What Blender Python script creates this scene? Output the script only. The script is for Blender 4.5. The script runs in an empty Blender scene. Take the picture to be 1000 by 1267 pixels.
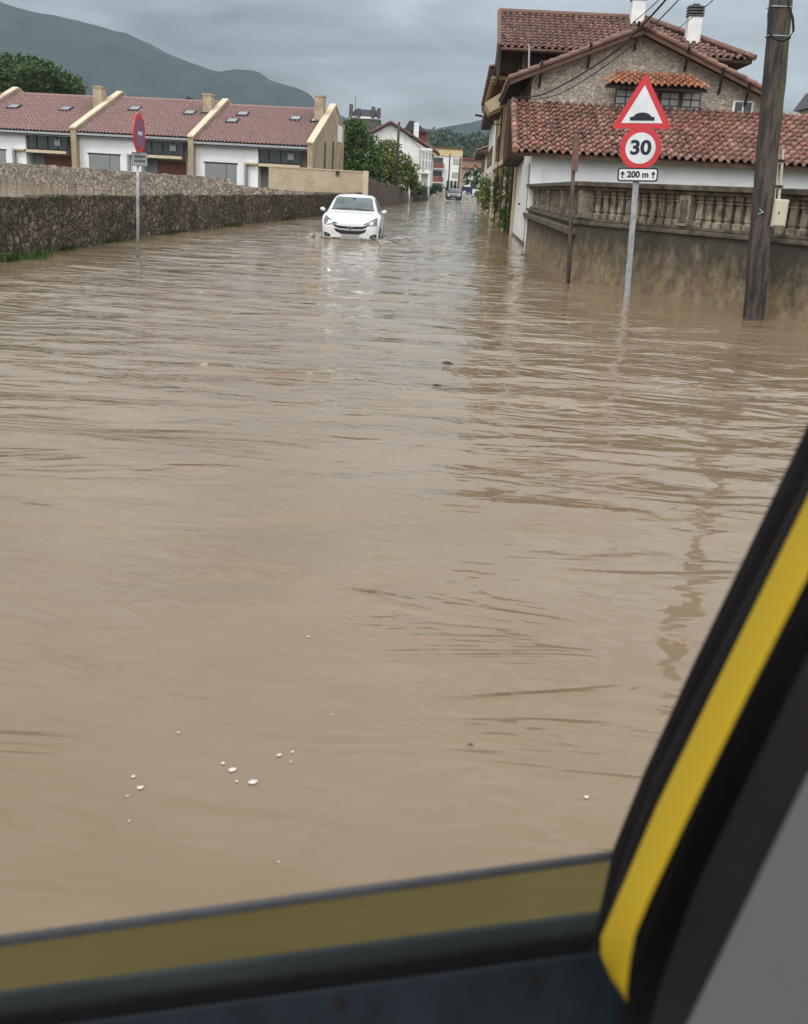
import bpy, bmesh, math, random
from math import sin, cos, pi, radians, sqrt, atan, floor, exp
from mathutils import Vector, Matrix, noise
from mathutils.bvhtree import BVHTree
from mathutils.geometry import delaunay_2d_cdt
random.seed(7)
D = bpy.data
SC = bpy.context.scene
COL = SC.collection

# ------------------------------------------------------------------ camera
FPX, EYE = 1250.0, 1.5           # focal length in photo pixels, eye height above the flood
RHO = atan(.055)                 # camera roll
def _unroll(dx, dy): return dx*cos(RHO)+dy*sin(RHO), -dx*sin(RHO)+dy*cos(RHO)
_vx, _vy = _unroll(73, -399.5)
TH = atan(-_vy/FPX)
PHI = atan(_vx/(FPX*cos(TH)-_vy*sin(TH)))
def ray(px, py):
    x, y = _unroll(px-500, py-633.5)
    fw = FPX*cos(TH)-y*sin(TH); up = -FPX*sin(TH)-y*cos(TH)
    return Vector((x*cos(PHI)-fw*sin(PHI), x*sin(PHI)+fw*cos(PHI), up))
def at(px, py, Y):               # world point seen at a photo pixel, at street depth Y
    r = ray(px, py); r = r*(Y/r.y); return Vector((r.x, r.y, EYE+r.z))
def gr(px, py, z=0.0):           # world point on a level surface
    r = ray(px, py); t = (z-EYE)/r.z; return Vector((r.x*t, r.y*t, z))
def dep(px, py, d):              # world point at optical depth d metres
    return Vector((0, 0, EYE)) + ray(px, py)*(d/FPX)
cam = D.cameras.new('Camera'); camo = D.objects.new('Camera', cam); COL.objects.link(camo)
SC.camera = camo
F = ray(500, 633.5).normalized(); R = (ray(501, 633.5)-ray(500, 633.5)).normalized(); U = R.cross(F)
camo.matrix_world = Matrix(((R.x, U.x, -F.x, 0), (R.y, U.y, -F.y, 0), (R.z, U.z, -F.z, EYE), (0, 0, 0, 1)))
cam.sensor_fit = 'VERTICAL'; cam.sensor_height = 36; cam.sensor_width = 36
cam.lens = FPX/1267*36
cam.clip_start = .02; cam.clip_end = 9000
cam.dof.use_dof = True; cam.dof.focus_distance = 22; cam.dof.aperture_fstop = 7.0

# ------------------------------------------------------------------ world, sun, exposure
SUN_EL, SUN_AZ = radians(56), radians(215)      # azimuth clockwise from +Y
w = D.worlds.new('World'); SC.world = w; w.use_nodes = True
nt = w.node_tree; N = nt.nodes; L = nt.links; N.clear()
out = N.new('ShaderNodeOutputWorld')
skyn = N.new('ShaderNodeTexSky'); skyn.sky_type = 'NISHITA'; skyn.sun_disc = False
skyn.sun_elevation = SUN_EL; skyn.sun_rotation = SUN_AZ
b1 = N.new('ShaderNodeBackground'); b1.inputs[1].default_value = .08
L.new(skyn.outputs[0], b1.inputs[0])
tc = N.new('ShaderNodeTexCoord'); sx = N.new('ShaderNodeSeparateXYZ'); L.new(tc.outputs['Generated'], sx.inputs[0])
ramp = N.new('ShaderNodeValToRGB'); L.new(sx.outputs[2], ramp.inputs[0])
cr = ramp.color_ramp
cr.elements[0].position = 0.0; cr.elements[0].color = (.41, .44, .475, 1)
cr.elements[1].position = 1.0; cr.elements[1].color = (1.25, 1.27, 1.32, 1)
e = cr.elements.new(.10); e.color = (.31, .355, .385, 1)
e = cr.elements.new(.17); e.color = (.38, .42, .45, 1)
e = cr.elements.new(.30); e.color = (.82, .85, .88, 1)
e = cr.elements.new(.5); e.color = (1.30, 1.32, 1.36, 1)
mp = N.new('ShaderNodeMapping'); mp.inputs['Scale'].default_value = (1.4, 1.4, 6); L.new(tc.outputs['Generated'], mp.inputs[0])
nz = N.new('ShaderNodeTexNoise'); nz.inputs['Scale'].default_value = 3.4; nz.inputs['Detail'].default_value = 7; nz.inputs['Roughness'].default_value = .55
nz.inputs['Distortion'].default_value = .4
L.new(mp.outputs[0], nz.inputs['Vector'])
mr = N.new('ShaderNodeMapRange'); mr.inputs[1].default_value = .34; mr.inputs[2].default_value = .66; mr.inputs[3].default_value = .60; mr.inputs[4].default_value = 1.36
L.new(nz.outputs[0], mr.inputs[0])
# added brightening: unseen sky behind the camera, lifted to light the white walls
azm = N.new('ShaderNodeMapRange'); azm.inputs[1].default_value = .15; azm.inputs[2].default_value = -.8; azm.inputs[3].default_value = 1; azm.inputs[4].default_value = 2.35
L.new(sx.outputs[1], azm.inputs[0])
axm = N.new('ShaderNodeMapRange'); axm.inputs[1].default_value = -.45; axm.inputs[2].default_value = .05; axm.inputs[3].default_value = .76; axm.inputs[4].default_value = 1.03
L.new(sx.outputs[0], axm.inputs[0])
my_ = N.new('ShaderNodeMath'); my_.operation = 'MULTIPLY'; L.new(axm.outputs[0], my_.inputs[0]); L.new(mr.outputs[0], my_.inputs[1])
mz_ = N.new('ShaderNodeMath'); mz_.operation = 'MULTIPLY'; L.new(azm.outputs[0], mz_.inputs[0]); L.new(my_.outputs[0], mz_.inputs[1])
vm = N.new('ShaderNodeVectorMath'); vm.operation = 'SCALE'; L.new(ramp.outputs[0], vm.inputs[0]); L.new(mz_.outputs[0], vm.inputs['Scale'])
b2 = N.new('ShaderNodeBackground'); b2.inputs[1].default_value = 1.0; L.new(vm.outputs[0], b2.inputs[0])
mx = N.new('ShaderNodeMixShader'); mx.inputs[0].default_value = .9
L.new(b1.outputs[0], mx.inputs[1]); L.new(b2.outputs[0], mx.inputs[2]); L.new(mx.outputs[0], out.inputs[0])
sun = D.lights.new('Sun', 'SUN'); sun.energy = 1.4; sun.angle = radians(18); sun.color = (1, .97, .92)
suno = D.objects.new('Sun', sun); COL.objects.link(suno)
sd = Vector((sin(SUN_AZ)*cos(SUN_EL), cos(SUN_AZ)*cos(SUN_EL), sin(SUN_EL)))
suno.rotation_euler = sd.to_track_quat('Z', 'Y').to_euler(); suno.location = (0, -20, 40)
SC.view_settings.view_transform = 'Standard'; SC.view_settings.look = 'None'
SC.view_settings.gamma = 1; SC.view_settings.exposure = 0.1
SC.cycles.volume_bounces = 1; SC.cycles.max_bounces = 8

# ------------------------------------------------------------------ materials
def mat(name, c1, c2=None, rough=.8, scale=3.0, stretch=(1, 1, 1), bump=0.0, bscale=None, spec=.3, metal=0.0, detail=6, lo=.35, hi=.65, coat=0):
    m = D.materials.new(name); m.use_nodes = True; n = m.node_tree.nodes; l = m.node_tree.links
    b = n['Principled BSDF']; b.inputs['Roughness'].default_value = rough
    b.inputs['Specular IOR Level'].default_value = spec; b.inputs['Metallic'].default_value = metal
    if coat: b.inputs['Coat Weight'].default_value = coat
    if c2 is None: c2 = tuple(x*.82 for x in c1)
    t = n.new('ShaderNodeTexCoord'); mp = n.new('ShaderNodeMapping'); mp.inputs['Scale'].default_value = stretch
    l.new(t.outputs['Object'], mp.inputs[0])
    nz = n.new('ShaderNodeTexNoise'); nz.inputs['Scale'].default_value = scale; nz.inputs['Detail'].default_value = detail; nz.inputs['Roughness'].default_value = .6
    l.new(mp.outputs[0], nz.inputs['Vector'])
    r = n.new('ShaderNodeValToRGB'); r.color_ramp.elements[0].position = lo; r.color_ramp.elements[1].position = hi
    r.color_ramp.elements[0].color = (*c1, 1); r.color_ramp.elements[1].color = (*c2, 1)
    l.new(nz.outputs[0], r.inputs[0]); l.new(r.outputs[0], b.inputs['Base Color'])
    if bump:
        n2 = n.new('ShaderNodeTexNoise'); n2.inputs['Scale'].default_value = bscale or scale*6; n2.inputs['Detail'].default_value = 5
        l.new(mp.outputs[0], n2.inputs['Vector'])
        bp = n.new('ShaderNodeBump'); bp.inputs['Strength'].default_value = 1; bp.inputs['Distance'].default_value = bump
        l.new(n2.outputs[0], bp.inputs['Height']); l.new(bp.outputs[0], b.inputs['Normal'])
    return m

def cellmat(name, cols, rough=.85, moss=None, mossamt=.5, mscale=1.2):
    """colour per tile / leaf, keyed on the cell written in the UVs"""
    m = D.materials.new(name); m.use_nodes = True; n = m.node_tree.nodes; l = m.node_tree.links
    b = n['Principled BSDF']; b.inputs['Roughness'].default_value = rough; b.inputs['Specular IOR Level'].default_value = .25
    t = n.new('ShaderNodeTexCoord'); wn = n.new('ShaderNodeTexWhiteNoise'); wn.noise_dimensions = '2D'
    l.new(t.outputs['UV'], wn.inputs['Vector'])
    r = n.new('ShaderNodeValToRGB'); cr = r.color_ramp
    k = len(cols)
    cr.elements[0].position = 0; cr.elements[0].color = (*cols[0], 1)
    cr.elements[1].position = 1; cr.elements[1].color = (*cols[-1], 1)
    for i in range(1, k-1):
        e = cr.elements.new(i/(k-1)); e.color = (*cols[i], 1)
    l.new(wn.outputs['Value'], r.inputs[0])
    src = r.outputs[0]
    if moss:
        nz = n.new('ShaderNodeTexNoise'); nz.inputs['Scale'].default_value = mscale; nz.inputs['Detail'].default_value = 8; nz.inputs['Roughness'].default_value = .7
        l.new(t.outputs['Object'], nz.inputs['Vector'])
        q = n.new('ShaderNodeMapRange'); q.inputs[1].default_value = .42; q.inputs[2].default_value = .66; q.inputs[4].default_value = mossamt
        l.new(nz.outputs[0], q.inputs[0])
        mxx = n.new('ShaderNodeMix'); mxx.data_type = 'RGBA'; l.new(q.outputs[0], mxx.inputs[0]); l.new(src, mxx.inputs[6]); mxx.inputs[7].default_value = (*moss, 1)
        src = mxx.outputs[2]
    l.new(src, b.inputs['Base Color'])
    return m

def stonemat(name, cols, mortar, scale=4.0, stretch=(1, 1, 1.4), bump=.03, moss=None):
    m = D.materials.new(name); m.use_nodes = True; n = m.node_tree.nodes; l = m.node_tree.links
    b = n['Principled BSDF']; b.inputs['Roughness'].default_value = .9; b.inputs['Specular IOR Level'].default_value = .2
    t = n.new('ShaderNodeTexCoord'); mp = n.new('ShaderNodeMapping'); mp.inputs['Scale'].default_value = stretch; l.new(t.outputs['Object'], mp.inputs[0])
    nd = n.new('ShaderNodeTexNoise'); nd.inputs['Scale'].default_value = scale*.8; nd.inputs['Detail'].default_value = 3; l.new(mp.outputs[0], nd.inputs['Vector'])
    sc = n.new('ShaderNodeVectorMath'); sc.operation = 'SCALE'; sc.inputs['Scale'].default_value = .28; l.new(nd.outputs['Color'], sc.inputs[0])
    ad = n.new('ShaderNodeVectorMath'); l.new(mp.outputs[0], ad.inputs[0]); l.new(sc.outputs[0], ad.inputs[1])
    v = n.new('ShaderNodeTexVoronoi'); v.inputs['Scale'].default_value = scale; l.new(ad.outputs[0], v.inputs['Vector'])
    v2 = n.new('ShaderNodeTexVoronoi'); v2.feature = 'DISTANCE_TO_EDGE'; v2.inputs['Scale'].default_value = scale; l.new(ad.outputs[0], v2.inputs['Vector'])
    sp = n.new('ShaderNodeSeparateColor'); l.new(v.outputs['Color'], sp.inputs[0])
    r = n.new('ShaderNodeValToRGB'); cr = r.color_ramp; k = len(cols)
    cr.elements[0].position = 0; cr.elements[0].color = (*cols[0], 1); cr.elements[1].position = 1; cr.elements[1].color = (*cols[-1], 1)
    for i in range(1, k-1):
        e = cr.elements.new(i/(k-1)); e.color = (*cols[i], 1)
    l.new(sp.outputs[0], r.inputs[0])
    n3 = n.new('ShaderNodeTexNoise'); n3.inputs['Scale'].default_value = scale*3; n3.inputs['Detail'].default_value = 6; l.new(t.outputs['Object'], n3.inputs['Vector'])
    q3 = n.new('ShaderNodeMapRange'); q3.inputs[1].default_value = .3; q3.inputs[2].default_value = .7; q3.inputs[3].default_value = .6; q3.inputs[4].default_value = 1.35; l.new(n3.outputs[0], q3.inputs[0])
    ms = n.new('ShaderNodeVectorMath'); ms.operation = 'SCALE'; l.new(r.outputs[0], ms.inputs[0]); l.new(q3.outputs[0], ms.inputs['Scale'])
    q = n.new('ShaderNodeMapRange'); q.inputs[1].default_value = .02; q.inputs[2].default_value = .09; l.new(v2.outputs['Distance'], q.inputs[0])
    mxx = n.new('ShaderNodeMix'); mxx.data_type = 'RGBA'; l.new(q.outputs[0], mxx.inputs[0]); mxx.inputs[6].default_value = (*mortar, 1); l.new(ms.outputs[0], mxx.inputs[7])
    src = mxx.outputs[2]
    if moss:
        nm = n.new('ShaderNodeTexNoise'); nm.inputs['Scale'].default_value = .7; nm.inputs['Detail'].default_value = 7; l.new(t.outputs['Object'], nm.inputs['Vector'])
        qm = n.new('ShaderNodeMapRange'); qm.inputs[1].default_value = .45; qm.inputs[2].default_value = .65; qm.inputs[4].default_value = .7; l.new(nm.outputs[0], qm.inputs[0])
        m2 = n.new('ShaderNodeMix'); m2.data_type = 'RGBA'; l.new(qm.outputs[0], m2.inputs[0]); l.new(src, m2.inputs[6]); m2.inputs[7].default_value = (*moss, 1)
        src = m2.outputs[2]
    l.new(src, b.inputs['Base Color'])
    bp = n.new('ShaderNodeBump'); bp.inputs['Distance'].default_value = bump; l.new(q.outputs[0], bp.inputs['Height'])
    b2 = n.new('ShaderNodeBump'); b2.inputs['Distance'].default_value = bump*.5; l.new(n3.outputs[0], b2.inputs['Height']); l.new(bp.outputs[0], b2.inputs['Normal'])
    l.new(b2.outputs[0], b.inputs['Normal'])
    return m

def brickmat(name, c1, c2, mortar, bw=.25, bh=.07, var=.5):
    m = D.materials.new(name); m.use_nodes = True; n = m.node_tree.nodes; l = m.node_tree.links
    b = n['Principled BSDF']; b.inputs['Roughness'].default_value = .9; b.inputs['Specular IOR Level'].default_value = .2
    t = n.new('ShaderNodeTexCoord'); s = n.new('ShaderNodeSeparateXYZ'); l.new(t.outputs['Object'], s.inputs[0])
    a = n.new('ShaderNodeMath'); a.operation = 'ADD'; l.new(s.outputs[0], a.inputs[0]); l.new(s.outputs[1], a.inputs[1])
    c = n.new('ShaderNodeCombineXYZ'); l.new(a.outputs[0], c.inputs[0]); l.new(s.outputs[2], c.inputs[1])
    br = n.new('ShaderNodeTexBrick'); br.inputs['Scale'].default_value = 1; br.inputs['Brick Width'].default_value = bw; br.inputs['Row Height'].default_value = bh
    br.inputs['Mortar Size'].default_value = .008; br.inputs['Color1'].default_value = (*c1, 1); br.inputs['Color2'].default_value = (*c2, 1); br.inputs['Mortar'].default_value = (*mortar, 1)
    l.new(c.outputs[0], br.inputs['Vector'])
    nz = n.new('ShaderNodeTexNoise'); nz.inputs['Scale'].default_value = 1.3; nz.inputs['Detail'].default_value = 8; l.new(t.outputs['Object'], nz.inputs['Vector'])
    q = n.new('ShaderNodeMapRange'); q.inputs[1].default_value = .3; q.inputs[2].default_value = .7; q.inputs[3].default_value = 1-var*.6; q.inputs[4].default_value = 1+var*.4; l.new(nz.outputs[0], q.inputs[0])
    ms = n.new('ShaderNodeVectorMath'); ms.operation = 'SCALE'; l.new(br.outputs['Color'], ms.inputs[0]); l.new(q.outputs[0], ms.inputs['Scale'])
    l.new(ms.outputs[0], b.inputs['Base Color'])
    bp = n.new('ShaderNodeBump'); bp.inputs['Distance'].default_value = .01; l.new(nz.outputs[0], bp.inputs['Height']); l.new(bp.outputs[0], b.inputs['Normal'])
    return m

def wallstain():
    """old render: ochre plaster low down, black algae growing down from the top in streaks"""
    m = D.materials.new('stained_render'); m.use_nodes = True; n = m.node_tree.nodes; l = m.node_tree.links
    b = n['Principled BSDF']; b.inputs['Roughness'].default_value = .9; b.inputs['Specular IOR Level'].default_value = .2
    t = n.new('ShaderNodeTexCoord'); s = n.new('ShaderNodeSeparateXYZ'); l.new(t.outputs['Object'], s.inputs[0])
    n1 = n.new('ShaderNodeTexNoise'); n1.inputs['Scale'].default_value = 4.5; n1.inputs['Detail'].default_value = 8; n1.inputs['Roughness'].default_value = .65; l.new(t.outputs['Object'], n1.inputs['Vector'])
    r = n.new('ShaderNodeValToRGB'); cr = r.color_ramp
    cr.elements[0].position = .3; cr.elements[0].color = (.36, .29, .18, 1); cr.elements[1].position = .72; cr.elements[1].color = (.10, .08, .055, 1)
    e = cr.elements.new(.46); e.color = (.25, .20, .12, 1); e = cr.elements.new(.58); e.color = (.22, .15, .10, 1)
    l.new(n1.outputs[0], r.inputs[0])
    mp = n.new('ShaderNodeMapping'); mp.inputs['Scale'].default_value = (2.6, 2.6, 1.3); l.new(t.outputs['Object'], mp.inputs[0])
    n2 = n.new('ShaderNodeTexNoise'); n2.inputs['Scale'].default_value = 2.0; n2.inputs['Detail'].default_value = 7; n2.inputs['Roughness'].default_value = .7; l.new(mp.outputs[0], n2.inputs['Vector'])
    a = n.new('ShaderNodeMath'); a.operation = 'MULTIPLY_ADD'; a.inputs[1].default_value = 2.4; a.inputs[2].default_value = -1.50; l.new(n2.outputs[0], a.inputs[0])
    a2 = n.new('ShaderNodeMath'); a2.operation = 'ADD'; l.new(a.outputs[0], a2.inputs[0]); l.new(s.outputs[2], a2.inputs[1])
    q = n.new('ShaderNodeMapRange'); q.inputs[1].default_value = -.30; q.inputs[2].default_value = .55; q.inputs[4].default_value = .92; l.new(a2.outputs[0], q.inputs[0])
    mxx = n.new('ShaderNodeMix'); mxx.data_type = 'RGBA'; l.new(q.outputs[0], mxx.inputs[0]); l.new(r.outputs[0], mxx.inputs[6]); mxx.inputs[7].default_value = (.055, .050, .042, 1)
    l.new(mxx.outputs[2], b.inputs['Base Color'])
    bp = n.new('ShaderNodeBump'); bp.inputs['Distance'].default_value = .03; l.new(n1.outputs[0], bp.inputs['Height']); l.new(bp.outputs[0], b.inputs['Normal'])
    return m

M = dict(
 white_render=mat('white_render', (.80, .80, .78), (.70, .70, .68), scale=1.2, bump=.004, bscale=30),
 cream_render=mat('cream_render', (.58, .47, .31), (.50, .40, .26), scale=2, bump=.004, bscale=30),
 tan_brick=brickmat('tan_brick', (.42, .33, .225), (.35, .27, .18), (.34, .28, .20)),
 tan_block=brickmat('tan_block', (.56, .46, .32), (.51, .41, .28), (.45, .37, .26), .5, .2, .25),
 beige_coping=mat('beige_coping', (.62, .50, .36), (.52, .42, .30), scale=3),
 red_brick=brickmat('red_brick', (.34, .17, .09), (.28, .15, .085), (.30, .22, .15)),
 gable_stone=stonemat('gable_stone', [(.27, .225, .175), (.43, .37, .30), (.54, .47, .39), (.34, .28, .215)], (.46, .40, .33), 8, (1, 1, 1.6), .02),
 dark_stone=stonemat('dark_stone', [(.070, .053, .040), (.13, .098, .070), (.25, .20, .145), (.092, .070, .052), (.175, .136, .098)], (.060, .050, .040), 6.2, (1, 1, 1.5), .045, (.040, .036, .024)),
 light_stone=stonemat('light_stone', [(.16, .13, .10), (.30, .25, .20), (.42, .36, .29), (.21, .17, .13)], (.22, .18, .14), 6.0, (1, 1, 1.2), .05),
 brown_stone=stonemat('brown_stone', [(.10, .083, .073), (.17, .14, .12), (.21, .17, .14), (.13, .105, .09)], (.12, .10, .085), 2.5, (1, 1, 1.3), .03),
 baluster_stone=mat('baluster_stone', (.36, .30, .225), (.13, .108, .08), scale=6, bump=.012, bscale=25, rough=.92, lo=.35, hi=.62),
 coping_stone=mat('coping_stone', (.16, .125, .09), (.05, .045, .035), scale=5, bump=.015, bscale=22, rough=.92),
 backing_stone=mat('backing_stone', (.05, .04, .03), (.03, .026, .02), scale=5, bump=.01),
 stained_render=wallstain(),
 dark_wood=mat('dark_wood', (.055, .032, .024), (.03, .02, .016), scale=4, stretch=(1, 1, .2), bump=.004),
 brown_wood=mat('brown_wood', (.13, .075, .05), (.08, .045, .03), scale=4, stretch=(1, 8, 1), bump=.004),
 pole_wood=mat('pole_wood', (.085, .066, .056), (.028, .023, .021), scale=5, stretch=(3, 3, .5), lo=.4, hi=.6, bump=.008, bscale=22),
 pole_moss=mat('pole_moss', (.085, .085, .04), (.05, .045, .035), scale=5, stretch=(2, 2, .6), bump=.008),
 thin_wood=mat('thin_wood', (.15, .115, .095), (.07, .05, .042), scale=6, stretch=(3, 3, .3), bump=.004),
 rust=mat('rust', (.20, .105, .085), (.14, .075, .06), scale=8),
 galv=mat('galvanised_steel', (.42, .44, .45), (.24, .25, .25), rough=.5, metal=.35, scale=9),
 sign_red=mat('sign_red', (.56, .030, .040), (.50, .03, .04), rough=.45, spec=.5, scale=4),
 sign_white=mat('sign_white', (.70, .72, .73), (.58, .60, .60), rough=.45, spec=.5, scale=4),
 sign_black=mat('sign_black', (.022, .024, .035), (.016, .018, .026), rough=.5),
 sign_blue=mat('sign_blue', (.22, .11, .19), (.17, .10, .17), rough=.45, scale=6),
 tile_old=cellmat('old_terracotta', [(.12, .062, .052), (.21, .10, .080), (.31, .165, .13), (.17, .095, .08), (.44, .26, .20), (.14, .078, .066), (.33, .12, .08), (.37, .215, .17)], moss=(.10, .075, .055), mossamt=.6, mscale=2.2),
 tile_bright=cellmat('bright_terracotta', [(.40, .15, .08), (.30, .11, .065), (.46, .22, .13), (.22, .10, .07)], moss=(.12, .08, .05), mossamt=.6, mscale=3),
 tile_dull=cellmat('dull_terracotta', [(.13, .075, .06), (.21, .11, .09), (.29, .165, .13), (.12, .07, .06), (.24, .12, .09)], moss=(.10, .085, .07), mossamt=.6),
 tile_row=cellmat('red_brown_tile', [(.23, .145, .130), (.29, .185, .165), (.26, .165, .148)], moss=(.20, .145, .13), mossamt=.5, mscale=.5),
 zinc=mat('zinc_gutter', (.36, .37, .38), (.28, .29, .30), rough=.5, scale=5),
 garage_grey=mat('garage_grey', (.23, .235, .235), (.20, .205, .205), rough=.6, scale=1),
 dark_glass=mat('dark_glass', (.035, .04, .038), (.055, .06, .055), rough=.12, spec=.6, scale=1.5),
 pale_glass=mat('pale_glass', (.40, .41, .37), (.28, .29, .27), rough=.2, spec=.6, scale=2),
 sky_glass=mat('skylight_glass', (.30, .32, .34), (.25, .27, .29), rough=.05, spec=1.0, scale=2, metal=.7),
 rust_door=mat('rust_door', (.18, .065, .04), (.14, .05, .035), rough=.7, scale=1),
 cowl_grey=mat('cowl_grey', (.10, .10, .10), (.07, .07, .07), rough=.6),
 marker_teal=mat('marker_teal', (.28, .42, .42), (.18, .28, .28), rough=.6, scale=20),
 iron=mat('dark_iron', (.03, .03, .032), (.02, .02, .022), rough=.6, metal=.3),
 slate=mat('slate', (.055, .055, .06), (.035, .035, .04), rough=.7, scale=2),
 dark_masonry=mat('dark_masonry', (.10, .09, .08), (.06, .055, .05), scale=2),
 foam_white=mat('foam_white', (.62, .58, .52), (.46, .42, .36), rough=.9, scale=8, bump=.01),
 plaster_white=mat('plaster_white', (.78, .77, .74), (.62, .61, .58), scale=2),
 orange_render=mat('orange_render', (.36, .25, .18), (.31, .21, .15), scale=1),
 yellow_render=mat('yellow_render', (.60, .47, .26), (.52, .41, .23), scale=1),
 balcony_red=mat('balcony_red', (.22, .075, .06), (.17, .06, .05), scale=1),
 blue_paint=mat('blue_paint', (.03, .055, .14), (.025, .045, .11), rough=.5),
 cable=mat('cable_rubber', (.015, .015, .017), (.02, .02, .022), rough=.6),
 plastic_cream=mat('cream_plastic', (.50, .47, .36), (.42, .39, .30), rough=.5, scale=4),
 bark=mat('bark', (.09, .065, .045), (.05, .036, .026), scale=6, stretch=(2, 2, .4), bump=.02),
 leaf_dark=cellmat('leaf_dark', [(.012, .028, .010), (.025, .055, .015), (.04, .085, .022), (.02, .045, .014)], rough=.6),
 leaf_mid=cellmat('leaf_mid', [(.020, .045, .012), (.045, .095, .022), (.08, .13, .03), (.03, .07, .018)], rough=.6),
 leaf_light=cellmat('leaf_light', [(.05, .08, .018), (.11, .155, .03), (.16, .19, .045), (.07, .11, .025)], rough=.6),
 leaf_pine=cellmat('leaf_pine', [(.022, .05, .014), (.04, .085, .022), (.085, .13, .034), (.03, .065, .018)], rough=.7),
 forest=cellmat('forest_leaf', [(.015, .032, .014), (.03, .05, .022), (.045, .07, .03), (.02, .04, .018)], rough=.8),
 mountain=mat('mountain_rock', (.008, .018, .018), (.022, .038, .032), scale=.02, rough=1, spec=0),
 hill=mat('hill_scrub', (.03, .05, .022), (.05, .075, .03), scale=.03, rough=1, spec=0),
 soil=mat('soil', (.10, .085, .05), (.06, .07, .03), scale=.5, rough=1, spec=.1, bump=.05, bscale=3),
 car_white=mat('car_white', (.62, .62, .61), (.60, .60, .59), rough=.25, spec=.5, coat=.7, scale=1),
 car_dark=mat('car_dark', (.035, .03, .038), (.03, .027, .034), rough=.25, spec=.5, coat=.7, scale=1),
 car_black=mat('car_black', (.012, .012, .013), (.02, .02, .02), rough=.5, scale=3),
 car_glass=mat('car_glass', (.04, .06, .058), (.09, .12, .115), rough=.08, spec=.6, scale=2.5),
 car_lamp=mat('headlight_lens', (.20, .20, .21), (.05, .05, .055), rough=.1, spec=.9, scale=9, metal=.3),
 chrome=mat('chrome', (.6, .6, .6), (.5, .5, .5), rough=.15, metal=1),
 plate_grey=mat('number_plate', (.26, .245, .22), (.32, .30, .27), rough=.5, scale=6),
 tyre=mat('tyre', (.015, .015, .015), (.022, .022, .022), rough=.9),
 trim_black=mat('trim_black', (.006, .005, .005), (.008, .007, .007), rough=.8, spec=.12, scale=20, bump=.0004, bscale=600),
 trim_charcoal=mat('trim_charcoal', (.013, .011, .011), (.010, .009, .009), rough=.85, spec=.12, scale=6, bump=.0004, bscale=500),
 pillar_brown=mat('pillar_brown', (.026, .023, .022), (.021, .019, .018), rough=.85, spec=.15, scale=5, bump=.0004, bscale=500),
 trim_grey=mat('trim_grey', (.085, .085, .080), (.077, .077, .073), rough=.75, spec=.2, scale=3, bump=.0004, bscale=400),
 door_blue=mat('door_blue_grey', (.011, .016, .021), (.006, .010, .013), rough=.75, spec=.12, scale=14, detail=9, bump=.0006, bscale=260),
 seal_teal=mat('seal_teal', (.022, .030, .029), (.014, .020, .020), rough=.8, scale=14, stretch=(.3, 1, 1)),
 rail_yellow=mat('rail_yellow', (.50, .335, .012), (.485, .325, .012), rough=.6, spec=.2, scale=2),
 glass_edge=mat('glass_edge', (.035, .035, .04), (.05, .05, .055), rough=.4, scale=20),
)

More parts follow.
